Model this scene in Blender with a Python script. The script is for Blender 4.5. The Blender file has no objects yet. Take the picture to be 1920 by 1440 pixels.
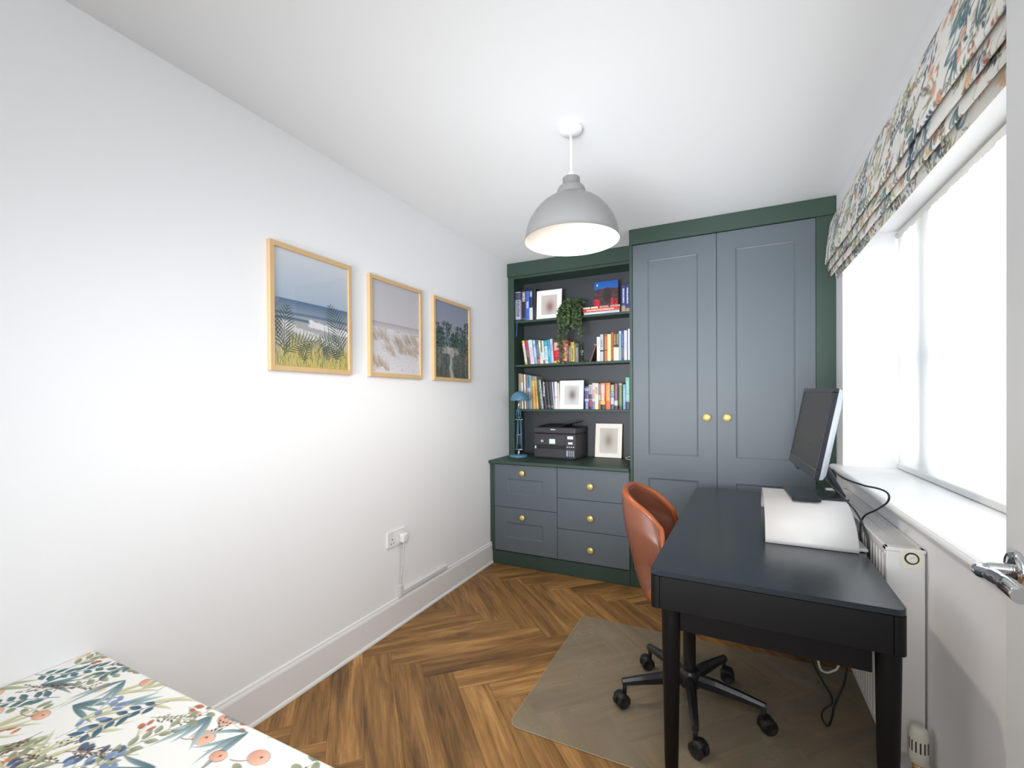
import bpy, bmesh, math, random
import numpy as np
from mathutils import Vector, Matrix

scene = bpy.context.scene
COL = scene.collection
PI = math.pi
random.seed(7)


def lin(c):
    c = c / 255.0
    return c / 12.92 if c <= 0.04045 else ((c + 0.055) / 1.055) ** 2.4


def L3(rgb):
    return (lin(rgb[0]), lin(rgb[1]), lin(rgb[2]))


# ------------------------------------------------------------------ camera, world, lights, exposure
EYE = 1.2652
cam_data = bpy.data.cameras.new('camera')
cam = bpy.data.objects.new('camera', cam_data)
COL.objects.link(cam)
cam_data.sensor_fit = 'HORIZONTAL'
cam_data.sensor_width = 36.0
cam_data.lens = 36.0 * 844.164545 / 1920.0
cam_data.shift_x = 0.0
cam_data.shift_y = (754.022938 - 720.0) / 1920.0
cam_data.clip_start = 0.02
_yaw, _pit, _rol = 0.454774796, -5.54215646e-3, -6.06976427e-3
_c, _s = math.cos(_yaw), math.sin(_yaw)
_M = np.array([[_c, _s, 0], [0, 0, -1], [-_s, _c, 0]])
_c, _s = math.cos(_pit), math.sin(_pit)
_P = np.array([[1, 0, 0], [0, _c, _s], [0, -_s, _c]])
_c, _s = math.cos(_rol), math.sin(_rol)
_Q = np.array([[_c, -_s, 0], [_s, _c, 0], [0, 0, 1]])
_R = _Q @ _P @ _M                       # rows: camera right, down, forward
cam.matrix_world = Matrix(((_R[0][0], -_R[1][0], -_R[2][0], 0),
                           (_R[0][1], -_R[1][1], -_R[2][1], 0),
                           (_R[0][2], -_R[1][2], -_R[2][2], EYE),
                           (0, 0, 0, 1)))
scene.camera = cam

scene.view_settings.view_transform = 'Standard'
scene.view_settings.look = 'None'
scene.view_settings.gamma = 1.0
scene.view_settings.use_curve_mapping = False
scene.view_settings.exposure = 0.17

world = bpy.data.worlds.new('overcast_sky')
scene.world = world
world.use_nodes = True
world.node_tree.nodes['Background'].inputs[0].default_value = (0.86, 0.93, 1.0, 1)
world.node_tree.nodes['Background'].inputs[1].default_value = 1.0


def area_light(name, loc, rot, sx, sy, power, color):
    d = bpy.data.lights.new(name, 'AREA')
    d.shape = 'RECTANGLE'
    d.size, d.size_y = sx, sy
    d.energy = power
    d.color = color
    o = bpy.data.objects.new(name, d)
    COL.objects.link(o)
    o.location = loc
    o.rotation_euler = rot
    return o


# daylight outside the window (faces -X), added fill lights behind the camera (facing into the room)
area_light('daylight_outside_window', (1.25, 1.96, 1.55), (0, PI / 2, 0), 1.7, 2.4, 40.0, (0.93, 0.97, 1.0))
area_light('fill_behind_camera', (0.0, -0.44, 1.60), (math.radians(84), 0, math.radians(8)), 0.9, 1.4, 14.0, (0.92, 0.96, 1.0))  # added soft fill, stands for no actual lamp
_hb = area_light('fill_beam_far_end', (-0.6, -0.44, 1.30), (math.radians(101), 0, math.radians(1)), 1.6, 1.2, 27.0, (0.92, 0.96, 1.0))  # added narrow beam to brighten the far walls and ceiling
_hb.data.spread = math.radians(64)
_hl = area_light('fill_beam_low_left', (0.25, -0.40, 1.95), (0, 0, 0), 0.5, 0.5, 4.2, (0.94, 0.97, 1.0))  # added beam to lift the lower left wall and skirting
_hl.rotation_euler = Vector((-1.95, 2.15, -1.85)).to_track_quat('-Z', 'Y').to_euler()
_hl.data.spread = math.radians(70)
PENDANT_POWER = 18.5

# ------------------------------------------------------------------ materials


def new_mat(name):
    m = bpy.data.materials.new(name)
    m.use_nodes = True
    nt = m.node_tree
    return m, nt, nt.nodes['Principled BSDF']


def N(nt, kind, **kw):
    n = nt.nodes.new(kind)
    for k, v in kw.items():
        setattr(n, k, v)
    return n


def mat(name, rgb, rough=0.5, metal=0.0, spec=0.5, coat=0.0, vary=0.03, scale=30.0, bump=0.0, bscale=200.0):
    """plain surface: base colour with faint procedural variation, optional fine relief"""
    m, nt, b = new_mat(name)
    c = L3(rgb)
    tc = N(nt, 'ShaderNodeTexCoord')
    no = N(nt, 'ShaderNodeTexNoise')
    no.inputs['Scale'].default_value = scale
    no.inputs['Detail'].default_value = 3
    nt.links.new(tc.outputs['Object'], no.inputs['Vector'])
    mx = N(nt, 'ShaderNodeMix', data_type='RGBA')
    mx.inputs[6].default_value = tuple(max(0, v * (1 - vary)) for v in c) + (1,)
    mx.inputs[7].default_value = tuple(min(1, v * (1 + vary)) for v in c) + (1,)
    nt.links.new(no.outputs[0], mx.inputs[0])
    nt.links.new(mx.outputs[2], b.inputs['Base Color'])
    b.inputs['Roughness'].default_value = rough
    b.inputs['Metallic'].default_value = metal
    b.inputs['Specular IOR Level'].default_value = spec
    b.inputs['Coat Weight'].default_value = coat
    b.inputs['Coat Roughness'].default_value = 0.05
    if bump:
        n2 = N(nt, 'ShaderNodeTexNoise')
        n2.inputs['Scale'].default_value = bscale
        n2.inputs['Detail'].default_value = 2
        nt.links.new(tc.outputs['Object'], n2.inputs['Vector'])
        bp = N(nt, 'ShaderNodeBump')
        bp.inputs['Strength'].default_value = bump
        bp.inputs['Distance'].default_value = 0.002
        nt.links.new(n2.outputs[0], bp.inputs['Height'])
        nt.links.new(bp.outputs[0], b.inputs['Normal'])
    return m


def print_mat(name, rough=0.6, coat=0.0, bump=0.0, bscale=600.0):
    """flat print: colour comes from the mesh's printed colour attribute"""
    m, nt, b = new_mat(name)
    a = N(nt, 'ShaderNodeVertexColor', layer_name='print')
    nt.links.new(a.outputs[0], b.inputs['Base Color'])
    b.inputs['Roughness'].default_value = rough
    b.inputs['Coat Weight'].default_value = coat
    b.inputs['Coat Roughness'].default_value = 0.02
    b.inputs['Specular IOR Level'].default_value = 0.3
    if bump:
        tc = N(nt, 'ShaderNodeTexCoord')
        n2 = N(nt, 'ShaderNodeTexNoise')
        n2.inputs['Scale'].default_value = bscale
        nt.links.new(tc.outputs['Object'], n2.inputs['Vector'])
        bp = N(nt, 'ShaderNodeBump')
        bp.inputs['Strength'].default_value = bump
        bp.inputs['Distance'].default_value = 0.001
        nt.links.new(n2.outputs[0], bp.inputs['Height'])
        nt.links.new(bp.outputs[0], b.inputs['Normal'])
    return m


def plank_mat():
    m, nt, b = new_mat('brown_oak_plank')
    tc = N(nt, 'ShaderNodeTexCoord')
    oi = N(nt, 'ShaderNodeObjectInfo')
    off = N(nt, 'ShaderNodeVectorMath', operation='MULTIPLY_ADD')
    off.inputs[1].default_value = (1, 1, 1)
    sc = N(nt, 'ShaderNodeVectorMath', operation='SCALE')
    sc.inputs[0].default_value = (37.0, 91.0, 13.0)
    nt.links.new(oi.outputs['Random'], sc.inputs[3])
    nt.links.new(tc.outputs['Object'], off.inputs[0])
    nt.links.new(sc.outputs[0], off.inputs[2])

    def noise(scale3, detail, dist=0.0):
        mp = N(nt, 'ShaderNodeMapping')
        mp.inputs['Scale'].default_value = scale3
        nt.links.new(off.outputs[0], mp.inputs['Vector'])
        n = N(nt, 'ShaderNodeTexNoise')
        n.inputs['Scale'].default_value = 1.0
        n.inputs['Detail'].default_value = detail
        n.inputs['Roughness'].default_value = 0.62
        n.inputs['Distortion'].default_value = dist
        nt.links.new(mp.outputs[0], n.inputs['Vector'])
        return n
    broad = noise((1.6, 16.0, 1), 4, 0.8)
    grain = noise((7.0, 150.0, 1), 5, 0.3)
    fleck = noise((30.0, 260.0, 1), 3)
    r1 = N(nt, 'ShaderNodeValToRGB')
    e = r1.color_ramp.elements
    e[0].position, e[0].color = 0.28, L3((96, 70, 42)) + (1,)
    e[1].position, e[1].color = 0.72, L3((196, 150, 90)) + (1,)
    k = e.new(0.5)
    k.color = L3((154, 112, 64)) + (1,)
    nt.links.new(broad.outputs[0], r1.inputs[0])
    r2 = N(nt, 'ShaderNodeValToRGB')
    e = r2.color_ramp.elements
    e[0].position, e[0].color = 0.3, (0.62, 0.6, 0.58, 1)
    e[1].position, e[1].color = 0.66, (1.12, 1.12, 1.12, 1)
    nt.links.new(grain.outputs[0], r2.inputs[0])
    mul = N(nt, 'ShaderNodeMix', data_type='RGBA', blend_type='MULTIPLY')
    mul.inputs[0].default_value = 0.8
    nt.links.new(r1.outputs[0], mul.inputs[6])
    nt.links.new(r2.outputs[0], mul.inputs[7])
    r3 = N(nt, 'ShaderNodeValToRGB')
    e = r3.color_ramp.elements
    e[0].position, e[0].color = 0.27, (0.55, 0.55, 0.55, 1)
    e[1].position, e[1].color = 0.36, (1, 1, 1, 1)
    nt.links.new(fleck.outputs[0], r3.inputs[0])
    mul2 = N(nt, 'ShaderNodeMix', data_type='RGBA', blend_type='MULTIPLY')
    mul2.inputs[0].default_value = 0.7
    nt.links.new(mul.outputs[2], mul2.inputs[6])
    nt.links.new(r3.outputs[0], mul2.inputs[7])
    hs = N(nt, 'ShaderNodeHueSaturation')
    hs.inputs['Saturation'].default_value = 1.0
    mr = N(nt, 'ShaderNodeMapRange')
    mr.inputs[3].default_value = 0.8
    mr.inputs[4].default_value = 1.22
    nt.links.new(oi.outputs['Random'], mr.inputs[0])
    nt.links.new(mr.outputs[0], hs.inputs['Value'])
    nt.links.new(mul2.outputs[2], hs.inputs['Color'])
    nt.links.new(hs.outputs[0], b.inputs['Base Color'])
    b.inputs['Roughness'].default_value = 0.48
    b.inputs['Specular IOR Level'].default_value = 0.35
    bp = N(nt, 'ShaderNodeBump')
    bp.inputs['Strength'].default_value = 0.25
    bp.inputs['Distance'].default_value = 0.001
    nt.links.new(grain.outputs[0], bp.inputs['Height'])
    nt.links.new(bp.outputs[0], b.inputs['Normal'])
    return m


def glass_mat(name, tint=(1, 1, 1), ior=1.45):
    m, nt, b = new_mat(name)
    out = nt.nodes['Material Output']
    tr = N(nt, 'ShaderNodeBsdfTransparent')
    tr.inputs[0].default_value = tint + (1,)
    gl = N(nt, 'ShaderNodeBsdfGlossy')
    gl.inputs['Roughness'].default_value = 0.02
    lw = N(nt, 'ShaderNodeLayerWeight')
    lw.inputs[0].default_value = 0.5
    pw = N(nt, 'ShaderNodeMath', operation='POWER')
    pw.inputs[1].default_value = 5.0
    nt.links.new(lw.outputs['Facing'], pw.inputs[0])
    fr = N(nt, 'ShaderNodeMath', operation='MULTIPLY_ADD')
    fr.inputs[1].default_value = 0.9
    fr.inputs[2].default_value = ((ior - 1) / (ior + 1)) ** 2
    nt.links.new(pw.outputs[0], fr.inputs[0])
    mx = N(nt, 'ShaderNodeMixShader')
    nt.links.new(fr.outputs[0], mx.inputs[0])
    nt.links.new(tr.outputs[0], mx.inputs[1])
    nt.links.new(gl.outputs[0], mx.inputs[2])
    nt.links.new(mx.outputs[0], out.inputs[0])
    nt.nodes.remove(b)
    return m


def sheer_mat():
    m, nt, b = new_mat('white_sheer_fabric')
    out = nt.nodes['Material Output']
    tc = N(nt, 'ShaderNodeTexCoord')
    no = N(nt, 'ShaderNodeTexNoise')
    no.inputs['Scale'].default_value = 220.0
    nt.links.new(tc.outputs['Object'], no.inputs['Vector'])
    tl = N(nt, 'ShaderNodeBsdfTranslucent')
    tl.inputs[0].default_value = (0.93, 0.935, 0.94, 1)
    df = N(nt, 'ShaderNodeBsdfDiffuse')
    df.inputs[0].default_value = (0.9, 0.905, 0.91, 1)
    tr = N(nt, 'ShaderNodeBsdfTransparent')
    m1 = N(nt, 'ShaderNodeMixShader')
    m1.inputs[0].default_value = 0.5
    nt.links.new(tl.outputs[0], m1.inputs[1])
    nt.links.new(df.outputs[0], m1.inputs[2])
    m2 = N(nt, 'ShaderNodeMixShader')
    mr = N(nt, 'ShaderNodeMapRange')
    mr.inputs[3].default_value = 0.02
    mr.inputs[4].default_value = 0.05
    nt.links.new(no.outputs[0], mr.inputs[0])
    nt.links.new(mr.outputs[0], m2.inputs[0])
    nt.links.new(m1.outputs[0], m2.inputs[1])
    nt.links.new(tr.outputs[0], m2.inputs[2])
    nt.links.new(m2.outputs[0], out.inputs[0])
    nt.nodes.remove(b)
    return m


def mat_plastic():
    """frosted clear chair mat: rough film over the floor, mottled with wear"""
    m, nt, b = new_mat('frosted_clear_plastic')
    out = nt.nodes['Material Output']
    tc = N(nt, 'ShaderNodeTexCoord')
    no = N(nt, 'ShaderNodeTexNoise')
    no.inputs['Scale'].default_value = 5.0
    no.inputs['Detail'].default_value = 4
    no.inputs['Roughness'].default_value = 0.55
    nt.links.new(tc.outputs['Object'], no.inputs['Vector'])
    tr = N(nt, 'ShaderNodeBsdfTransparent')
    tr.inputs[0].default_value = (0.93, 0.93, 0.91, 1)
    b.inputs['Base Color'].default_value = L3((186, 174, 150)) + (1,)
    b.inputs['Roughness'].default_value = 0.42
    mr = N(nt, 'ShaderNodeMapRange')
    mr.inputs[1].default_value = 0.3
    mr.inputs[2].default_value = 0.7
    mr.inputs[3].default_value = 0.26
    mr.inputs[4].default_value = 0.46
    nt.links.new(no.outputs[0], mr.inputs[0])
    mx = N(nt, 'ShaderNodeMixShader')
    nt.links.new(mr.outputs[0], mx.inputs[0])
    nt.links.new(tr.outputs[0], mx.inputs[1])
    nt.links.new(b.outputs[0], mx.inputs[2])
    nt.links.new(mx.outputs[0], out.inputs[0])
    return m


def emit_mat(name, rgb, strength):
    m, nt, b = new_mat(name)
    b.inputs['Base Color'].default_value = L3(rgb) + (1,)
    b.inputs['Emission Color'].default_value = L3(rgb) + (1,)
    b.inputs['Emission Strength'].default_value = strength
    return m


M = {}
M['wall'] = mat('white_wall_paint', (245, 245, 246), 0.85, spec=0.2, vary=0.006, scale=2.0, bump=0.05, bscale=300)
M['ceil'] = mat('white_ceiling_paint', (244, 244, 244), 0.9, spec=0.1, vary=0.006, scale=2.0)
M['gloss_white'] = mat('white_satin_woodwork', (238, 238, 237), 0.35, vary=0.008, scale=4)
M['door'] = mat('white_painted_door', (206, 206, 204), 0.4, vary=0.01, scale=4)
M['green'] = mat('dark_green_cabinet_paint', (51, 70, 61), 0.5, spec=0.35, vary=0.03, scale=6, bump=0.03, bscale=900)
M['slate'] = mat('slate_grey_cabinet_paint', (88, 96, 102), 0.46, spec=0.36, vary=0.02, scale=6, bump=0.04, bscale=1200)
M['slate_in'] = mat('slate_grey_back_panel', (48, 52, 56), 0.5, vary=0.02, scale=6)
M['brass'] = mat('brushed_brass', (222, 194, 112), 0.4, metal=0.45, vary=0.05, scale=80)
M['chrome'] = mat('polished_chrome', (205, 206, 208), 0.06, metal=1.0, vary=0.0)
M['oak'] = mat('pale_oak_frame', (214, 180, 134), 0.45, vary=0.08, scale=25)
M['white_plastic'] = mat('white_plastic', (236, 236, 235), 0.35, vary=0.01)
M['grey_trunk'] = mat('pale_grey_plastic', (226, 223, 224), 0.4, vary=0.01)
M['white_cable'] = mat('white_flex', (214, 214, 214), 0.4)
M['black_cable'] = mat('black_flex', (26, 27, 30), 0.35)
M['dark_hole'] = mat('dark_recess', (40, 40, 42), 0.8)
M['desk_top'] = mat('black_satin_desktop', (33, 40, 46), 0.24, vary=0.06, scale=60, spec=0.5)
M['desk'] = mat('black_stained_wood', (17, 16, 17), 0.45, spec=0.22, vary=0.08, scale=40)
M['leather'] = mat('tan_leather', (116, 68, 49), 0.36, vary=0.08, scale=40, bump=0.12, bscale=500)
M['piping'] = mat('orange_tan_piping', (150, 76, 36), 0.34, vary=0.06, scale=80)
M['black_metal'] = mat('black_coated_metal', (34, 33, 35), 0.28, spec=0.6)
M['black_plastic'] = mat('black_plastic', (32, 31, 32), 0.5)
M['printer'] = mat('black_printer_shell', (52, 49, 53), 0.5, vary=0.04)
M['printer_dark'] = mat('black_printer_slot', (16, 16, 18), 0.6)
M['rad'] = mat('white_radiator_enamel', (224, 222, 219), 0.38, vary=0.01)
M['cream'] = mat('aged_white_plastic', (226, 222, 206), 0.45, vary=0.02)
M['bare_brass'] = mat('aged_brass', (178, 140, 98), 0.35, metal=0.8)
M['shade_out'] = mat('pale_grey_lampshade', (122, 122, 121), 0.32, vary=0.01)
M['shade_in'] = mat('white_lampshade_lining', (246, 240, 230), 0.6, vary=0.01)
M['blue_lamp'] = mat('blue_lamp_enamel', (82, 122, 146), 0.26, vary=0.03)
M['silver'] = mat('satin_steel', (200, 200, 202), 0.28, metal=0.9)
M['page'] = mat('book_pages', (226, 218, 198), 0.8, vary=0.05, scale=300)
M['white_frame'] = mat('white_picture_frame', (236, 234, 228), 0.45)
M['cream_frame'] = mat('cream_picture_frame', (240, 232, 220), 0.5)
M['black_edge'] = mat('black_frame_edge', (40, 36, 34), 0.5)
M['pot'] = mat('dark_plant_pot', (48, 50, 48), 0.6)
M['plank'] = plank_mat()
M['subfloor'] = mat('dark_underlay', (52, 38, 26), 0.8)
M['glass'] = glass_mat('window_glass')
M['picture_glass'] = glass_mat('picture_glass', ior=1.35)
M['sheer'] = sheer_mat()
M['chair_mat'] = mat_plastic()
M['mat_edge'] = mat('clear_mat_edge', (172, 160, 132), 0.3)
M['fabric'] = print_mat('floral_print_cotton', 0.85, bump=0.25, bscale=900)
M['lining'] = mat('cream_blind_lining', (236, 226, 206), 0.9)
M['art'] = print_mat('art_print_paper', 0.5)
M['cover'] = print_mat('printed_book_cover', 0.4)
M['riser'] = mat('white_laminate', (206, 204, 202), 0.42, vary=0.008)
M['riser_in'] = mat('dark_laminate_core', (120, 92, 68), 0.6)
M['mon_back'] = mat('silver_monitor_back', (186, 192, 200), 0.3)
M['bezel'] = mat('black_monitor_bezel', (30, 33, 40), 0.22)
M['screen'] = mat('matt_dark_screen', (58, 56, 54), 0.36)
M['laptop'] = mat('silver_laptop_shell', (176, 172, 170), 0.35, metal=0.2)
M['leaf'] = mat('dark_green_leaf', (92, 112, 74), 0.5, vary=0.35, scale=120)
M['stem'] = mat('green_stem', (70, 80, 48), 0.6)
M['ribbon'] = mat('blue_ribbon', (44, 78, 138), 0.6)
M['lcd'] = mat('pale_lcd_panel', (222, 230, 238), 0.3)
M['label_white'] = mat('white_sticker', (232, 232, 234), 0.5)
M['ink_tank'] = mat('translucent_ink_tank', (150, 156, 168), 0.25)
M['bulb'] = emit_mat('warm_lit_bulb', (255, 222, 180), 1.7)

# ------------------------------------------------------------------ mesh helpers


def nbm():
    return bmesh.new()


def box(bm, p0, p1, bevel=0.0, seg=1):
    x0, y0, z0 = (min(a, b) for a, b in zip(p0, p1))
    x1, y1, z1 = (max(a, b) for a, b in zip(p0, p1))
    v = [bm.verts.new(p) for p in ((x0, y0, z0), (x1, y0, z0), (x1, y1, z0), (x0, y1, z0),
                                   (x0, y0, z1), (x1, y0, z1), (x1, y1, z1), (x0, y1, z1))]
    f = [bm.faces.new([v[i] for i in q]) for q in
         ((0, 3, 2, 1), (4, 5, 6, 7), (0, 1, 5, 4), (1, 2, 6, 5), (2, 3, 7, 6), (3, 0, 4, 7))]
    if bevel > 0:
        es = list({e for q in f for e in q.edges})
        bmesh.ops.bevel(bm, geom=es, offset=bevel, segments=seg, affect='EDGES', profile=0.5, clamp_overlap=True)
    return v


def ring(bm, c, ax, ay, r, seg, rb=None):
    rb = r if rb is None else rb
    return [bm.verts.new(c + ax * (r * math.cos(2 * PI * i / seg)) + ay * (rb * math.sin(2 * PI * i / seg))) for i in range(seg)]


def bridge(bm, a, b, smooth=True):
    n = len(a)
    for i in range(n):
        f = bm.faces.new((a[i], a[(i + 1) % n], b[(i + 1) % n], b[i]))
        f.smooth = smooth


def frame_axes(d):
    d = d.normalized()
    h = Vector((0, 0, 1)) if abs(d.z) < 0.9 else Vector((1, 0, 0))
    ax = d.cross(h).normalized()
    return ax, d.cross(ax).normalized()


def tube(bm, pts, r, seg=10, caps=True, squash=1.0):
    pts = [Vector(p) for p in pts]
    rs = r if isinstance(r, (list, tuple)) else [r] * len(pts)
    prev = None
    ax = None
    for i, p in enumerate(pts):
        d = (pts[min(i + 1, len(pts) - 1)] - pts[max(i - 1, 0)]).normalized()
        if ax is None:
            ax, ay = frame_axes(d)
        else:
            ax = (ax - d * ax.dot(d)).normalized()
            ay = d.cross(ax).normalized()
        k = ring(bm, p, ax, ay, rs[i], seg, rs[i] * squash)
        if prev:
            bridge(bm, prev, k)
        elif caps:
            bm.faces.new(list(reversed(k)))
        prev = k
    if caps:
        bm.faces.new(prev)


def smooth_path(pts, n=8):
    """Catmull-Rom through the points"""
    P = [Vector(p) for p in pts]
    P = [P[0] * 2 - P[1]] + P + [P[-1] * 2 - P[-2]]
    out = []
    for i in range(1, len(P) - 2):
        for k in range(n):
            t = k / n
            a, b, c, d = P[i - 1], P[i], P[i + 1], P[i + 2]
            out.append(0.5 * ((2 * b) + (c - a) * t + (2 * a - 5 * b + 4 * c - d) * t * t + (3 * b - a - 3 * c + d) * t ** 3))
    out.append(P[-2])
    return out


def lathe(bm, prof, c=(0, 0, 0), seg=32, axis='Z', close=False, smooth=True):
    """prof: list of (radius, height); revolve about an axis through c"""
    c = Vector(c)
    A = {'Z': (Vector((1, 0, 0)), Vector((0, 1, 0)), Vector((0, 0, 1))),
         'Y': (Vector((1, 0, 0)), Vector((0, 0, 1)), Vector((0, -1, 0))),
         'X': (Vector((0, 1, 0)), Vector((0, 0, 1)), Vector((1, 0, 0)))}[axis]
    rows = []
    for r, h in prof:
        if r <= 1e-6:
            rows.append([bm.verts.new(c + A[2] * h)])
        else:
            rows.append(ring(bm, c + A[2] * h, A[0], A[1], r, seg))
    pairs = list(zip(rows, rows[1:])) + ([(rows[-1], rows[0])] if close else [])
    for a, b in pairs:
        if len(a) == 1 and len(b) == 1:
            continue
        for i in range(seg):
            j = (i + 1) % seg
            if len(a) == 1:
                f = bm.faces.new((a[0], b[j], b[i]))
            elif len(b) == 1:
                f = bm.faces.new((a[i], a[j], b[0]))
            else:
                f = bm.faces.new((a[i], a[j], b[j], b[i]))
            f.smooth = smooth


def prism(bm, poly, z0, z1, bevel=0.0, seg=2):
    """poly: list of (x, y), extruded from z0 to z1"""
    a = [bm.verts.new((x, y, z0)) for x, y in poly]
    b = [bm.verts.new((x, y, z1)) for x, y in poly]
    n = len(poly)
    bm.faces.new(list(reversed(a)))
    top = bm.faces.new(b)
    for i in range(n):
        bm.faces.new((a[i], a[(i + 1) % n], b[(i + 1) % n], b[i]))
    if bevel:
        bmesh.ops.bevel(bm, geom=list(top.edges), offset=bevel, segments=seg, affect='EDGES', profile=0.5)


def extrude_profile(bm, prof, axis, t0, t1, smooth=False):
    """prof: closed list of 2-D points; axis 'Y': (x, z), axis 'X': (y, z)"""
    def P(p, t):
        return (p[0], t, p[1]) if axis == 'Y' else (t, p[0], p[1])
    a = [bm.verts.new(P(p, t0)) for p in prof]
    b = [bm.verts.new(P(p, t1)) for p in prof]
    n = len(prof)
    for i in range(n):
        f = bm.faces.new((a[i], a[(i + 1) % n], b[(i + 1) % n], b[i]))
        f.smooth = smooth
    bm.faces.new(list(reversed(a)))
    bm.faces.new(b)


def round_rect(x0, y0, x1, y1, r, n=6):
    out = []
    for cx, cy, a0 in ((x1 - r, y1 - r, 0), (x0 + r, y1 - r, 90), (x0 + r, y0 + r, 180), (x1 - r, y0 + r, 270)):
        for i in range(n + 1):
            a = math.radians(a0 + 90 * i / n)
            out.append((cx + r * math.cos(a), cy + r * math.sin(a)))
    return out


def rot_z(bm, deg, pivot):
    bmesh.ops.rotate(bm, verts=bm.verts[:], cent=Vector(pivot), matrix=Matrix.Rotation(math.radians(deg), 3, 'Z'))


def rot_axis(bm, deg, pivot, axis):
    bmesh.ops.rotate(bm, verts=bm.verts[:], cent=Vector(pivot), matrix=Matrix.Rotation(math.radians(deg), 3, axis))


def obj(name, bm, m, parent=None, fix=True):
    """link a bmesh given in world coordinates as one mesh object with its origin at its own base"""
    if fix:
        bmesh.ops.recalc_face_normals(bm, faces=bm.faces[:])
    xs = [v.co for v in bm.verts]
    lo = Vector((min(v.x for v in xs), min(v.y for v in xs), min(v.z for v in xs)))
    hi = Vector((max(v.x for v in xs), max(v.y for v in xs), max(v.z for v in xs)))
    c = Vector(((lo.x + hi.x) / 2, (lo.y + hi.y) / 2, lo.z))
    bmesh.ops.translate(bm, verts=bm.verts[:], vec=-c)
    me = bpy.data.meshes.new(name)
    bm.to_mesh(me)
    bm.free()
    me.materials.append(m)
    o = bpy.data.objects.new(name, me)
    COL.objects.link(o)
    o.location = c
    if parent is not None:
        attach(o, parent)
    return o


def world_of(o):
    m = o.matrix_basis.copy()
    if o.parent is not None:
        m = world_of(o.parent) @ o.matrix_parent_inverse @ m
    return m


def attach(o, parent):
    o.parent = parent
    o.matrix_parent_inverse = world_of(parent).inverted()


def tag(o, label=None, cat=None, group=None, kind=None):
    if label:
        o['label'] = label
    if cat:
        o['category'] = cat
    if group:
        o['group'] = group
    if kind:
        o['kind'] = kind
    return o


def thing(name, label, cat, loc, group=None):
    o = bpy.data.objects.new(name, None)
    COL.objects.link(o)
    o.location = loc
    o.empty_display_size = 0.05
    return tag(o, label, cat, group)


def struct(name, bm, m, parent=None):
    o = obj(name, bm, m, parent)
    if parent is None:
        o['kind'] = 'structure'
    return o


def grid_obj(name, P, colors, m, parent=None):
    """P: (rows, cols, 3) world positions, colors: (rows, cols, 3) printed colour (linear)"""
    r, c = P.shape[:2]
    V = P.reshape(-1, 3)
    lo, hi = V.min(0), V.max(0)
    o0 = np.array([(lo[0] + hi[0]) / 2, (lo[1] + hi[1]) / 2, lo[2]])
    idx = np.arange(r * c).reshape(r, c)
    F = np.stack([idx[:-1, :-1], idx[:-1, 1:], idx[1:, 1:], idx[1:, :-1]], -1).reshape(-1, 4)
    me = bpy.data.meshes.new(name)
    me.vertices.add(r * c)
    me.vertices.foreach_set('co', (V - o0).astype(np.float32).ravel())
    me.loops.add(F.size)
    me.loops.foreach_set('vertex_index', F.astype(np.int32).ravel())
    me.polygons.add(len(F))
    me.polygons.foreach_set('loop_start', np.arange(0, F.size, 4, dtype=np.int32))
    me.polygons.foreach_set('use_smooth', np.ones(len(F), dtype=bool))
    me.update(calc_edges=True)
    ca = me.color_attributes.new('print', 'FLOAT_COLOR', 'POINT')
    rgba = np.concatenate([colors.reshape(-1, 3), np.ones((r * c, 1))], 1)
    ca.data.foreach_set('color', rgba.astype(np.float32).ravel())
    me.materials.append(m)
    o = bpy.data.objects.new(name, me)
    COL.objects.link(o)
    o.location = o0
    if parent is not None:
        attach(o, parent)
    return o

# ------------------------------------------------------------------ flat prints, computed as colour grids


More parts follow.
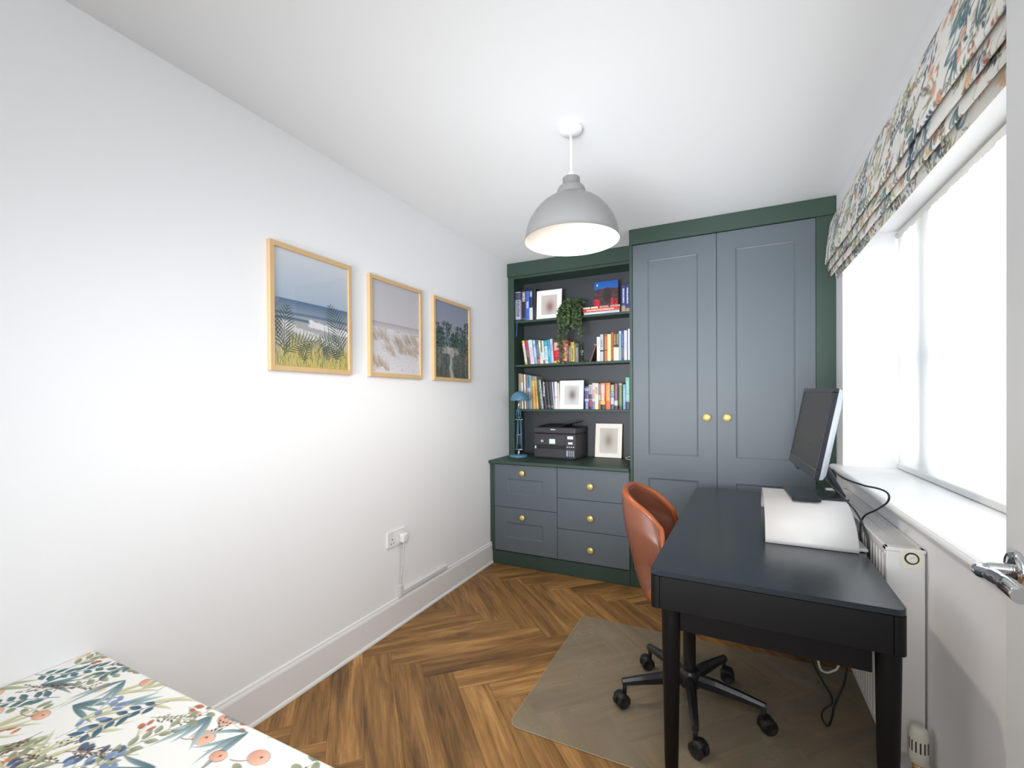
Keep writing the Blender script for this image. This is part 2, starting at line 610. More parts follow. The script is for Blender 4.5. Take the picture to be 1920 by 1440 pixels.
class Canvas:
    def __init__(self, w, h, d, bg):
        self.w, self.h, self.d = w, h, d
        self.nx, self.ny = int(round(w / d)) + 1, int(round(h / d)) + 1
        self.img = np.ones((self.ny, self.nx, 3)) * np.array(L3(bg))
        self.x = np.linspace(0, w, self.nx)
        self.y = np.linspace(0, h, self.ny)

    def win(self, x0, x1, y0, y1):
        i0 = max(0, int(x0 / self.d) - 1)
        i1 = min(self.nx, int(x1 / self.d) + 3)
        j0 = max(0, int(y0 / self.d) - 1)
        j1 = min(self.ny, int(y1 / self.d) + 3)
        if i0 >= i1 or j0 >= j1:
            return None
        X, Y = np.meshgrid(self.x[i0:i1], self.y[j0:j1])
        return (slice(j0, j1), slice(i0, i1)), X, Y

    def put(self, sl, a, col):
        col = np.array(col) if not (isinstance(col, np.ndarray) and col.ndim == 3) else col
        a = np.clip(a, 0, 1)[..., None]
        self.img[sl] = self.img[sl] * (1 - a) + col * a

    def blob(self, cx, cy, a, b, ang, rgb, alpha=1.0, shade=0.0, soft=1.0, rgb2=None):
        R = max(a, b) * (1.3 if soft <= 1 else 1 + soft)
        k = self.win(cx - R, cx + R, cy - R, cy + R)
        if k is None:
            return
        sl, X, Y = k
        c, s = math.cos(ang), math.sin(ang)
        u = ((X - cx) * c + (Y - cy) * s) / a
        v = (-(X - cx) * s + (Y - cy) * c) / b
        q = np.sqrt(u * u + v * v)
        m = np.clip((1 - q) * min(a, b) / (self.d * 1.0 * soft) + 0.5, 0, 1) * alpha
        col = np.ones(q.shape + (3,)) * np.array(L3(rgb))
        if rgb2 is not None:
            t = np.clip(u * 0.5 + 0.5, 0, 1)[..., None]
            col = col * (1 - t) + np.array(L3(rgb2)) * t
        if shade:
            col = col * (1 + shade * u)[..., None]
        self.put(sl, m, col)

    def leaf(self, x0, y0, x1, y1, w, rgb, rgb2=None, alpha=1.0, bend=0.0, shade=0.25):
        """leaf from stalk end (x0,y0) to tip (x1,y1), half-width w, bowed sideways by bend"""
        L = math.hypot(x1 - x0, y1 - y0) + 1e-9
        e = w + abs(bend) + 2 * self.d
        k = self.win(min(x0, x1) - e, max(x0, x1) + e, min(y0, y1) - e, max(y0, y1) + e)
        if k is None:
            return
        sl, X, Y = k
        ux, uy = (x1 - x0) / L, (y1 - y0) / L
        t = ((X - x0) * ux + (Y - y0) * uy) / L
        v = -(X - x0) * uy + (Y - y0) * ux
        tc = np.clip(t, 0, 1)
        v = v - bend * 4 * tc * (1 - tc)
        hw = w * np.power(np.sin(PI * np.power(tc, 0.8)), 0.85)
        m = np.clip((hw - np.abs(v)) / self.d + 0.4, 0, 1) * ((t > -0.02) & (t < 1.02)) * alpha
        c0 = np.array(L3(rgb))
        c1 = np.array(L3(rgb2 if rgb2 else rgb))
        col = c0 * (1 - tc)[..., None] + c1 * tc[..., None]
        col = col * (1 + shade * np.clip(v / (w + 1e-9), -1, 1))[..., None]
        self.put(sl, m, col)

    def line(self, pts, w, rgb, alpha=1.0, taper=1.0):
        n = len(pts) - 1
        for i in range(n):
            (x0, y0), (x1, y1) = pts[i], pts[i + 1]
            ww = w * (1 + (taper - 1) * i / max(1, n))
            e = ww + 2 * self.d
            k = self.win(min(x0, x1) - e, max(x0, x1) + e, min(y0, y1) - e, max(y0, y1) + e)
            if k is None:
                continue
            sl, X, Y = k
            dx, dy = x1 - x0, y1 - y0
            t = np.clip(((X - x0) * dx + (Y - y0) * dy) / (dx * dx + dy * dy + 1e-12), 0, 1)
            q = np.hypot(X - x0 - t * dx, Y - y0 - t * dy)
            self.put(sl, np.clip((ww - q) / self.d + 0.6, 0, 1) * alpha, L3(rgb))


def curve_pts(x, y, ang, length, bend, n=10):
    pts, a = [(x, y)], ang
    for i in range(n):
        a += bend / n
        x += math.cos(a) * length / n
        y += math.sin(a) * length / n
        pts.append((x, y))
    return pts


TEAL, NAVY, SAGE, OLIVE = (84, 116, 122), (76, 96, 124), (146, 152, 124), (196, 196, 158)
SALMON, PEACH, RUST, BROWN, ICE = (226, 162, 136), (236, 208, 176), (182, 112, 82), (84, 66, 60), (190, 206, 206)


def floral(w, h, d, seed, size=1.0):
    """watercolour meadow print: leaf sprays, blades, fringed blooms, berry twigs, petal pairs"""
    rnd = random.Random(seed)
    cv = Canvas(w, h, d, (242, 240, 234))
    U = rnd.uniform
    cell = 0.058 * size
    nx, ny = int(w / cell) + 2, int(h / cell) + 2
    spots = []
    for j in range(-1, ny):
        for i in range(-1, nx):
            spots.append(((i + 0.5 * (j % 2) + U(-0.3, 0.3)) * cell, (j + U(-0.3, 0.3)) * cell))
    rnd.shuffle(spots)
    S = size
    for n, (x, y) in enumerate(spots):
        k = n % 9
        a = U(0.2, 1.9) + (PI if rnd.random() < 0.3 else 0)
        if k == 0:                                   # spray of paired leaves
            c1, c2 = rnd.choice(((TEAL, (104, 134, 138)), (NAVY, TEAL), (SAGE, (170, 172, 146))))
            p = curve_pts(x, y, a, 0.13 * S, U(-0.9, 0.9), 6)
            cv.line(p, 0.0008 * S, NAVY if c1 != SAGE else SAGE)
            for q in range(1, 7):
                px, py = p[q]
                da = math.atan2(p[q][1] - p[q - 1][1], p[q][0] - p[q - 1][0])
                for sg in (-1, 1):
                    la = da + sg * U(0.6, 1.0)
                    ll = U(0.022, 0.034) * S
                    qx, qy = px + math.cos(la) * 0.006 * S, py + math.sin(la) * 0.006 * S
                    cv.line([(px, py), (qx, qy)], 0.0006 * S, c1)
                    cv.leaf(qx, qy, qx + math.cos(la) * ll, qy + math.sin(la) * ll, 0.0072 * S, c1, c2)
        elif k in (1, 6):                            # fan of long blades
            c1, c2 = rnd.choice(((TEAL, ICE), (SAGE, OLIVE), (TEAL, (140, 160, 160)), (OLIVE, (214, 210, 176))))
            for q in range(rnd.randint(3, 5)):
                la = a + (q - 2) * 0.28
                ll = U(0.07, 0.12) * S
                cv.leaf(x, y, x + math.cos(la) * ll, y + math.sin(la) * ll, U(0.004, 0.008) * S, c1, c2, bend=U(-0.012, 0.012) * S)
        elif k == 2:                                 # fringed bloom on a stalk
            r = U(0.016, 0.024) * S
            hx, hy = x + math.cos(a) * 0.05 * S, y + math.sin(a) * 0.05 * S
            cv.line(curve_pts(x, y, a - 0.5, 0.056 * S, 1.0, 8), 0.0008 * S, (150, 108, 92))
            for q in range(26):
                fa = 2 * PI * q / 26
                cv.blob(hx + math.cos(fa) * r, hy + math.sin(fa) * r * 0.72, 0.0017 * S, 0.0013 * S, fa, (132, 84, 70))
            cv.blob(hx, hy, r, r * 0.7, U(-0.3, 0.3), SALMON, 0.96, 0.12, rgb2=(238, 186, 160))
            cv.blob(hx + r * 0.2, hy + r * 0.1, 0.003 * S, 0.002 * S, a, (110, 60, 54))
        elif k in (3, 7):                            # twig with dark seeds
            p = curve_pts(x, y, a, 0.085 * S, U(-0.5, 0.5), 6)
            tw = (124, 92, 76) if k == 3 else (176, 166, 130)
            cv.line(p, 0.0009 * S, tw, taper=0.6)
            for q in range(1, 7):
                px, py = p[q]
                for sg in (-1, 1):
                    la = a + sg * U(0.5, 0.9)
                    ll = U(0.018, 0.03) * S
                    b = curve_pts(px, py, la, ll, -sg * 0.4, 3)
                    cv.line(b, 0.0006 * S, tw)
                    for (bx, by) in b[1:]:
                        cv.blob(bx + U(-1, 1) * 0.003 * S, by + U(-1, 1) * 0.003 * S, 0.0032 * S, 0.0018 * S, la + U(-0.5, 0.5), BROWN)
        elif k == 4:                                 # peach petals
            for q in range(3):
                la = a + (q - 1) * 0.5
                ll = U(0.035, 0.06) * S
                cv.leaf(x, y, x + math.cos(la) * ll, y + math.sin(la) * ll, U(0.006, 0.011) * S,
                        rnd.choice((PEACH, (232, 190, 140), SALMON)), PEACH, 0.95)
            cv.line(curve_pts(x, y, a + PI, 0.05 * S, 0.6, 6), 0.0007 * S, (190, 170, 130))
        elif k == 5:                                 # berries and round leaves on a stem
            c1 = rnd.choice((SAGE, NAVY, (128, 148, 180), SAGE))
            p = curve_pts(x, y, a, 0.11 * S, U(-1, 1), 7)
            cv.line(p, 0.0008 * S, (176, 178, 140))
            for q in (2, 4, 6, 7):
                for sg in (-1, 1):
                    la = a + sg * 1.1
                    cx_, cy_ = p[q][0] + math.cos(la) * 0.017 * S, p[q][1] + math.sin(la) * 0.017 * S
                    cv.line([p[q], (cx_, cy_)], 0.0006 * S, (176, 178, 140))
                    cv.blob(cx_, cy_, U(0.009, 0.0135) * S, U(0.0056, 0.008) * S, la + U(-0.4, 0.4), c1, 0.95, 0.18)
        else:                                        # rust ovals
            for q in range(4):
                la = a + U(-0.9, 0.9)
                ll = U(0.016, 0.04) * S
                bx, by = x + math.cos(la) * ll, y + math.sin(la) * ll
                cv.line([(x, y), (bx, by)], 0.0006 * S, (196, 186, 150))
                cv.blob(bx, by, 0.0085 * S, 0.0052 * S, la, rnd.choice((RUST, SALMON, RUST, (206, 134, 92))), 0.95, 0.2)
    return cv


def vgrad(cv, y0, y1, ca, cb):
    j = (cv.y >= y0) & (cv.y <= y1)
    t = np.clip((cv.y[j] - y0) / (y1 - y0 + 1e-9), 0, 1)[:, None]
    col = np.array(L3(ca)) * (1 - t) + np.array(L3(cb)) * t
    cv.img[j] = col[:, None, :]


def frond(cv, x, y, a, L, bend, rgb, rnd, n=13):
    n = max(6, int(66 * L))
    p = curve_pts(x, y, a, L, bend, n)
    cv.line(p, 0.0011, rgb)
    for q in range(1, n + 1):
        da = math.atan2(p[q][1] - p[q - 1][1], p[q][0] - p[q - 1][0])
        ll = L * 0.36 * math.sin(PI * (0.2 + 0.74 * q / n)) + 0.006
        for sg in (-1, 1):
            la = da + sg * 0.85
            cv.leaf(p[q][0], p[q][1], p[q][0] + math.cos(la) * ll, p[q][1] + math.sin(la) * ll, 0.0011 + 0.006 * L, rgb, bend=-sg * 0.015 * L, shade=0.15)


def art_beach(w, h, d):
    rnd = random.Random(3)
    cv = Canvas(w, h, d, (200, 205, 214))
    H = h
    vgrad(cv, 0.58 * H, H, (178, 192, 210), (216, 222, 228))
    vgrad(cv, 0.43 * H, 0.58 * H, (168, 174, 182), (92, 120, 154))
    vgrad(cv, 0.0, 0.43 * H, (214, 204, 192), (176, 176, 178))
    for k, (yy, amp, rgb) in enumerate(((0.455, 0.01, (106, 128, 156)), (0.40, 0.016, (96, 118, 148)))):
        for i in range(40):
            xx = w * i / 39
            cv.blob(xx, (yy + amp * math.sin(3 * xx / w + k)) * H, 0.02, 0.006, 0, rgb, 0.6)
    for i in range(120):                             # surf
        t = rnd.random()
        cv.blob(w * (0.45 + 0.55 * t), H * (0.40 - 0.05 * t) + rnd.uniform(-0.012, 0.012), rnd.uniform(0.006, 0.02), rnd.uniform(0.003, 0.008), -0.2, (238, 238, 240), 0.75)
        cv.blob(w * (0.1 + 0.8 * t), H * (0.36 - 0.15 * t) + rnd.uniform(-0.014, 0.014), rnd.uniform(0.006, 0.02), rnd.uniform(0.003, 0.008), -0.25, (232, 228, 226), 0.6)
    vgrad(cv, 0.0, 0.13 * H, (206, 190, 100), (214, 196, 132))
    for i in range(420):                             # dune grass
        x = rnd.uniform(0, w)
        y = rnd.uniform(-0.02, 0.12) * H
        cv.line(curve_pts(x, y, PI / 2 + rnd.uniform(-0.4, 0.4), rnd.uniform(0.03, 0.11), rnd.uniform(-0.8, 0.8), 4), 0.0011,
                rnd.choice(((206, 188, 96), (190, 178, 100), (222, 204, 140), (150, 152, 96), (120, 128, 92))), 0.9)
    dk = (64, 84, 76)
    for (x, y, a, L, b) in ((0.13, 0.10, 1.7, 0.20, -0.35), (0.10, 0.14, 2.0, 0.13, -0.3), (0.12, 0.10, 0.9, 0.18, -0.9),
                            (0.36, 0.03, 1.4, 0.09, -0.3), (0.40, 0.04, 2.0, 0.07, 0.3),
                            (0.92, 0.16, 1.75, 0.22, 0.3), (0.97, 0.12, 2.4, 0.17, 0.6), (0.90, 0.08, 2.3, 0.11, 0.7),
                            (0.82, 0.06, 1.5, 0.12, 0.3), (0.72, 0.06, 1.9, 0.07, 0.3)):
        frond(cv, x * w, y * H, a, L, b, dk, rnd)
    for i in range(14):
        x = rnd.uniform(0.3, 0.75) * w
        cv.line(curve_pts(x, rnd.uniform(0.1, 0.2) * H, PI / 2 + rnd.uniform(-0.6, 0.6), rnd.uniform(0.05, 0.12), rnd.uniform(-0.5, 0.5), 4), 0.0011, (96, 100, 92), 0.85)
    return cv


def art_dunes(w, h, d):
    rnd = random.Random(5)
    cv = Canvas(w, h, d, (220, 216, 218))
    vgrad(cv, 0.56 * h, h, (218, 213, 214), (206, 204, 210))
    vgrad(cv, 0.48 * h, 0.56 * h, (224, 218, 220), (186, 180, 184))
    vgrad(cv, 0.0, 0.48 * h, (230, 226, 230), (232, 228, 230))
    for i in range(60):
        x = rnd.uniform(0, w)
        cv.blob(x, (0.49 - 0.02 * x / w) * h, rnd.uniform(0.01, 0.03), 0.003, -0.05, rnd.choice(((196, 184, 176), (244, 242, 244))), 0.7)
    tufts = [(0.1, 0.36), (0.2, 0.38), (0.3, 0.36), (0.05, 0.1), (0.2, 0.08), (0.12, 0.06), (0.42, 0.2), (0.52, 0.33), (0.62, 0.32), (0.7, 0.35), (0.8, 0.36),
             (0.9, 0.37), (0.97, 0.34), (0.6, 0.24), (0.7, 0.24), (0.8, 0.24), (0.9, 0.22), (0.97, 0.26), (0.3, 0.04), (0.35, 0.26)]
    for (tx, ty) in tufts:
        for i in range(34):
            x, y = (tx + rnd.gauss(0, 0.03)) * w, (ty + rnd.gauss(0, 0.012)) * h
            cv.line(curve_pts(x, y, PI / 2 + 0.5 + rnd.uniform(-0.5, 0.3), rnd.uniform(0.03, 0.075), rnd.uniform(-0.2, 0.7), 4), 0.0011,
                    rnd.choice(((198, 180, 164), (176, 154, 138), (214, 200, 186), (160, 140, 126), (222, 204, 176))), 0.75, taper=0.5)
    for i in range(70):
        cv.blob(rnd.uniform(0, w), rnd.uniform(0.02, 0.3) * h, rnd.uniform(0.002, 0.006), 0.0016, 0, rnd.choice(((170, 158, 156), (150, 140, 142))), 0.7)
    return cv


def art_pines(w, h, d):
    rnd = random.Random(9)
    cv = Canvas(w, h, d, (170, 176, 192))
    vgrad(cv, 0.55 * h, h, (170, 176, 190), (152, 162, 184))
    vgrad(cv, 0.0, 0.55 * h, (108, 114, 102), (136, 150, 160))
    for i in range(60):                              # sand showing between the trees
        cv.blob(rnd.gauss(0.46, 0.11) * w, rnd.gauss(0.36, 0.03) * h, rnd.uniform(0.012, 0.03), rnd.uniform(0.004, 0.01), rnd.uniform(-0.2, 0.2), rnd.choice(((206, 200, 190), (190, 184, 174), (214, 208, 200))), 0.7)
    greens = ((54, 78, 66), (66, 92, 76), (48, 66, 64), (80, 104, 84), (76, 104, 116))
    for i in range(26):                              # bare trunks
        x = rnd.choice((rnd.uniform(0, 0.36), rnd.uniform(0.6, 1.0))) * w
        cv.line([(x, 0), (x + rnd.uniform(-0.008, 0.008), rnd.uniform(0.42, 0.66) * h)], rnd.uniform(0.0009, 0.0017), rnd.choice(((92, 82, 70), (140, 128, 108), (70, 66, 62), (66, 84, 92))), 0.9)
    for (tx, top, wd, low) in ((0.05, 0.72, 0.05, 0.3), (0.95, 0.80, 0.055, 0.3), (0.16, 0.66, 0.05, 0.40), (0.84, 0.66, 0.05, 0.3), (0.30, 0.75, 0.095, 0.50), (0.70, 0.72, 0.085, 0.42), (0.56, 0.60, 0.05, 0.42)):
        cv.line([(tx * w, 0.05 * h), (tx * w + 0.004, top * h)], 0.002, (70, 62, 58))
        for i in range(150):
            t = rnd.random()
            yy = (low + (top - low) * t) * h
            r = 1.25 * wd * (1.0 - 0.7 * t * t)
            xx = tx * w + rnd.gauss(0, r * 0.5)
            la = rnd.uniform(-0.5, 0.6) + (0 if xx > tx * w else PI)
            ll = rnd.uniform(0.008, 0.022)
            cv.leaf(xx, yy, xx + math.cos(la) * ll, yy + math.sin(la) * ll * 0.6, rnd.uniform(0.004, 0.008), rnd.choice(greens), alpha=0.88)
    for i in range(560):                             # undergrowth either side of the path
        x = rnd.random()
        y = rnd.uniform(0, 0.3)
        if abs(x - (0.45 + 0.03 * math.sin(9 * y))) < 0.095 - 0.12 * y:
            continue
        la = rnd.uniform(0.6, 2.5)
        ll = rnd.uniform(0.006, 0.018)
        cv.leaf(x * w, y * h, x * w + math.cos(la) * ll, y * h + math.sin(la) * ll, rnd.uniform(0.002, 0.006), rnd.choice(greens + ((96, 116, 82), (112, 100, 84), (86, 82, 70))), alpha=0.85)
    p = [(0.50, -0.02), (0.47, 0.06), (0.435, 0.14), (0.465, 0.21), (0.45, 0.28)]
    for i in range(60):
        k = i / 59 * (len(p) - 1)
        q = min(int(k), len(p) - 2)
        f = k - q
        cv.blob((p[q][0] + (p[q + 1][0] - p[q][0]) * f) * w, (p[q][1] + (p[q + 1][1] - p[q][1]) * f) * h, 0.022 * (1 - 0.55 * i / 59), 0.009, rnd.uniform(-0.2, 0.2), (196, 188, 174), 0.5)
    return cv


def art_blob(w, h, d, bg, mid, dark, cx=0.5, cy=0.45):
    """softly blurred family photo: an out-of-focus dark shape on a pale ground"""
    cv = Canvas(w, h, d, bg)
    X, Y = np.meshgrid(cv.x / w, cv.y / h)
    for (c, ax, ay, al, oy) in ((mid, 0.30, 0.34, 0.85, 0.0), (dark, 0.17, 0.2, 0.7, -0.05)):
        a = np.exp(-(((X - cx) / ax) ** 2 + ((Y - cy - oy) / ay) ** 2))[..., None] * al
        cv.img = cv.img * (1 - a) + np.array(L3(c)) * a
    return cv


def art_cover(w, h, d):
    rnd = random.Random(21)
    cv = Canvas(w, h, d, (74, 54, 58))
    vgrad(cv, 0.68 * h, h, (44, 98, 170), (36, 84, 164))
    for i in range(160):
        cv.blob(rnd.uniform(0, w), rnd.uniform(0.1, 0.7) * h, rnd.uniform(0.006, 0.02), rnd.uniform(0.003, 0.008), rnd.uniform(-0.5, 0.5),
                rnd.choice(((84, 58, 62), (66, 48, 52), (92, 66, 70), (58, 50, 48))), 0.7)
    cv.blob(0.56 * w, 0.45 * h, 0.035, 0.06, 0, (54, 46, 46), 0.9)
    for i in range(50):
        x = rnd.choice((rnd.uniform(0, 0.22), rnd.uniform(0.72, 1.0), rnd.random()))
        cv.blob(x * w, rnd.uniform(0, 0.24) * h * (1.2 if x > 0.7 or x < 0.22 else 0.4), 0.008, 0.008, 0, rnd.choice(((214, 40, 66), (190, 32, 58))), 0.9)
    cv.blob(0.12 * w, 0.86 * h, 0.005, 0.01, 0, (170, 210, 220), 1)
    return cv


def flat_print(name, cv, origin, ux, uy, m, parent, push=None, label=None):
    """lay a printed sheet at origin, spanned by the unit vectors ux (along) and uy (up)"""
    X, Y = np.meshgrid(cv.x, cv.y)
    P = np.array(origin) + X[..., None] * np.array(ux) + Y[..., None] * np.array(uy)
    o = grid_obj(name, P, cv.img, m, parent)
    if label:
        o['label'] = label
    return o

# ------------------------------------------------------------------ the room
XL, XR = -1.69, 0.528          # left wall, window wall
YN, YB = -0.5, 3.62            # wall behind the camera, wall behind the cabinets
ZC = 2.40
WY0, WY1, WZ0, WZ1 = 1.00, 2.92, 0.875, 2.108   # window recess
WX = 0.86                      # outer face of the window wall

b = nbm(); box(b, (XL - 0.1, YN - 0.1, -0.06), (XR + 0.4, YB + 0.1, -0.0035)); floor = struct('floor', b, M['subfloor'])
b = nbm(); box(b, (XL - 0.1, YN - 0.1, ZC), (XR + 0.4, YB + 0.1, ZC + 0.1)); struct('ceiling', b, M['ceil'])
b = nbm(); box(b, (XL - 0.1, YN - 0.1, 0), (XL, YB + 0.1, ZC)); struct('wall_left', b, M['wall'])
b = nbm(); box(b, (XL, YB, 0), (XR, YB + 0.1, ZC)); struct('wall_back', b, M['wall'])
b = nbm(); box(b, (XL, YN - 0.1, 0), (XR, YN, ZC)); struct('wall_front', b, M['wall'])
b = nbm()
box(b, (XR, YN - 0.1, 0), (WX, YB + 0.1, WZ0))
box(b, (XR, YN - 0.1, WZ1), (WX, YB + 0.1, ZC))
box(b, (XR, YN - 0.1, WZ0), (WX, WY0, WZ1))
box(b, (XR, WY1, WZ0), (WX, YB + 0.1, WZ1))
struct('wall_right', b, M['wall'])

# skirting: moulded board with a quadrant bead at the floor


def skirting(name, x, sgn, y0, y1):
    prof = [(0, 0), (0.020, 0), (0.0195, 0.008), (0.016, 0.014), (0.0125, 0.016), (0.0125, 0.138), (0.010, 0.146), (0.008, 0.149), (0.006, 0.158), (0.003, 0.162), (0, 0.162)]
    b = nbm()
    extrude_profile(b, [(x + sgn * px, pz) for px, pz in prof], 'Y', y0, y1)
    return struct(name, b, M['gloss_white'])


skirting('baseboard_left', XL, 1, YN, 3.078)
skirting('baseboard_right', XR, -1, YN, 3.07)

# herringbone floor: every plank its own piece
PW, PL, P0, PT = 0.1322, 0.793, 0.0141, 2.333
RX0, RX1, RY0, RY1 = XL + 0.001, XR - 0.001, YN + 0.001, 3.12
R2 = math.sqrt(0.5)


def clip(poly, nx, ny, c):
    out = []
    for i in range(len(poly)):
        p, q = poly[i], poly[(i + 1) % len(poly)]
        dp, dq = nx * p[0] + ny * p[1] - c, nx * q[0] + ny * q[1] - c
        if dp <= 0:
            out.append(p)
        if (dp < 0 < dq) or (dq < 0 < dp):
            t = dp / (dp - dq)
            out.append((p[0] + (q[0] - p[0]) * t, p[1] + (q[1] - p[1]) * t))
    return out


def plank(p0, p1, q0, q1, ang, rnd):
    g = 0.0003
    poly = [((p - q) * R2, (p + q) * R2) for p, q in ((p0 + g, q0 + g), (p1 - g, q0 + g), (p1 - g, q1 - g), (p0 + g, q1 - g))]
    cx, cy = sum(p[0] for p in poly) / 4, sum(p[1] for p in poly) / 4
    for nx, ny, c in ((1, 0, RX1), (-1, 0, -RX0), (0, 1, RY1), (0, -1, -RY0)):
        poly = clip(poly, nx, ny, c)
        if len(poly) < 3:
            return
    ca, sa = math.cos(-ang), math.sin(-ang)
    loc = [((x - cx) * ca - (y - cy) * sa, (x - cx) * sa + (y - cy) * ca) for x, y in poly]
    area = sum(loc[i][0] * loc[(i + 1) % len(loc)][1] - loc[(i + 1) % len(loc)][0] * loc[i][1] for i in range(len(loc)))
    if abs(area) < 2e-4:
        return
    if area < 0:
        loc.reverse()
    mx, my = sum(p[0] for p in loc) / len(loc), sum(p[1] for p in loc) / len(loc)
    top = rnd.uniform(-0.0002, 0.0001)
    rows = []
    for inset, z in ((0, -0.0035), (0, top - 0.0007), (0.0009, top)):
        r = []
        for x, y in loc:
            dx, dy = mx - x, my - y
            l = math.hypot(dx, dy) + 1e-9
            r.append((x + dx / l * inset * 1.4, y + dy / l * inset * 1.4, z))
        rows.append(r)
    n = len(loc)
    V = [p for r in rows for p in r]
    F = [tuple(range(2 * n, 3 * n))]
    for k in range(2):
        for i in range(n):
            j = (i + 1) % n
            F.append((k * n + i, k * n + j, (k + 1) * n + j, (k + 1) * n + i))
    me = bpy.data.meshes.new('plank')
    me.from_pydata(V, [], F)
    me.materials.append(M['plank'])
    o = bpy.data.objects.new('plank', me)
    COL.objects.link(o)
    o.location = (cx, cy, 0)
    o.rotation_euler = (0, 0, ang)
    attach(o, floor)


_r = random.Random(4)
for m_ in range(-6, 8):
    for k_ in range(-40, 40):
        a0, t0 = P0 + k_ * PW + m_ * PL, PT - k_ * PW + m_ * PL
        plank(a0, a0 + PW, t0 - PL, t0, math.radians(135), _r)
        plank(a0, a0 + PL, t0, t0 + PW, math.radians(45), _r)

# window: outer frame, mullion and transom, glass, inner sill board
b = nbm()
FX0, FX1 = 0.805, 0.858
for (y0, y1, z0, z1) in ((WY0, WY0 + 0.06, 0.905, WZ1), (WY1 - 0.06, WY1, 0.905, WZ1), (WY0 + 0.06, WY1 - 0.06, 0.905, 0.965), (WY0 + 0.06, WY1 - 0.06, WZ1 - 0.06, WZ1)):
    box(b, (FX0, y0, z0), (FX1, y1, z1), 0.004)
win = struct('window_1', b, M['gloss_white'])
b = nbm(); box(b, (FX0, 2.52, 0.965), (FX1, 2.66, WZ1 - 0.06), 0.004); obj('mullion', b, M['gloss_white'], win)
b = nbm(); box(b, (FX0, 1.46, 0.965), (FX1, 1.58, WZ1 - 0.06), 0.004); obj('mullion', b, M['gloss_white'], win)
for y0, y1 in ((WY0 + 0.06, 1.46), (1.58, 2.52), (2.66, WY1 - 0.06)):
    b = nbm(); box(b, (FX0 + 0.005, y0, 1.42), (FX1 - 0.005, y1, 1.475), 0.003); obj('transom', b, M['gloss_white'], win)
    for z0, z1 in ((0.965, 1.42), (1.475, WZ1 - 0.06)):
        b = nbm(); box(b, (0.828, y0, z0), (0.834, y1, z1)); obj('pane', b, M['glass'], win)
b = nbm()
prof = [(0.80, 0.876), (0.80, 0.905), (0.494, 0.905), (0.485, 0.9025), (0.479, 0.897), (0.477, 0.8905), (0.479, 0.884), (0.485, 0.8785), (0.494, 0.876)]
extrude_profile(b, prof, 'Y', 0.94, 2.985)
for v in b.verts:                                    # the board narrows to the recess behind the wall face
    if v.co.x > XR - 0.01:
        v.co.y = min(max(v.co.y, WY0 + 0.001), WY1 - 0.001)
sill = obj('window_sill', b, M['gloss_white'], win)

# door standing open beside the camera, with its lever handle
b = nbm(); box(b, (0.405, 0.20, 0.006), (0.445, 1.024, 1.98), 0.002)
door = struct('door_1', b, M['door'])
b = nbm()
lathe(b, [(0, 0.0), (0.0265, 0.0), (0.0265, 0.006), (0.024, 0.009), (0.012, 0.0095), (0, 0.0095)], (0.405, 0.985, 0.994), 32, 'X')
for v in b.verts:
    v.co.x = 0.405 - (v.co.x - 0.405)
rose_ = obj('handle_rose', b, M['chrome'], door)
b = nbm()
tube(b, smooth_path([(0.397, 0.985, 0.992), (0.380, 0.986, 0.992), (0.364, 0.986, 0.990), (0.356, 0.979, 0.988), (0.354, 0.965, 0.988), (0.354, 0.93, 0.994), (0.355, 0.895, 0.9945), (0.357, 0.862, 0.990)], 6),
     [0.0085] * 6 + [0.0085] * 6 + [0.009] * 6 + [0.0092] * 6 + [0.0098] * 6 + [0.0108] * 6 + [0.0118] * 7, 20)
obj('lever_handle', b, M['chrome'], door)
b = nbm(); box(b, (0.452, 0.10, 0.006), (XR, 0.20, 2.02)); struct('trim_1', b, M['gloss_white'])

# ------------------------------------------------------------------ fitted cabinets
# base unit with five drawers
CX0, CX1 = XL, -0.619
DF = 3.057
cab = thing('drawer_cabinet', 'slate grey drawer cabinet with five brass knobs under the open bookshelves', 'cabinet', (-1.155, 3.3, 0))
b = nbm()
box(b, (CX0 + 0.001, 3.079, 0.104), (CX1, YB - 0.002, 0.777))
box(b, (CX0 + 0.001, DF + 0.003, 0.165), (-1.6485, 3.079, 0.777))
box(b, (CX0 + 0.016, DF + 0.003, 0.104), (-1.6485, 3.079, 0.165))
box(b, (-0.6225, DF + 0.003, 0.104), (CX1, 3.079, 0.777))
obj('carcass', b, M['green'], cab)
b = nbm(); box(b, (CX0 + 0.013, 3.070, 0.0), (CX1, 3.12, 0.103), 0.003); obj('plinth', b, M['green'], cab)


def knob(parent, x, y, z, r):
    b = nbm()
    lathe(b, [(0, 0), (r * 0.42, 0), (r * 0.4, 0.010), (r * 0.62, 0.014), (r * 0.97, 0.0155), (r, 0.018), (r, 0.0235), (r * 0.95, 0.0255), (0, 0.0262)], (x, y, z), 28, 'Y')
    return obj('knob', b, M['brass'], parent)


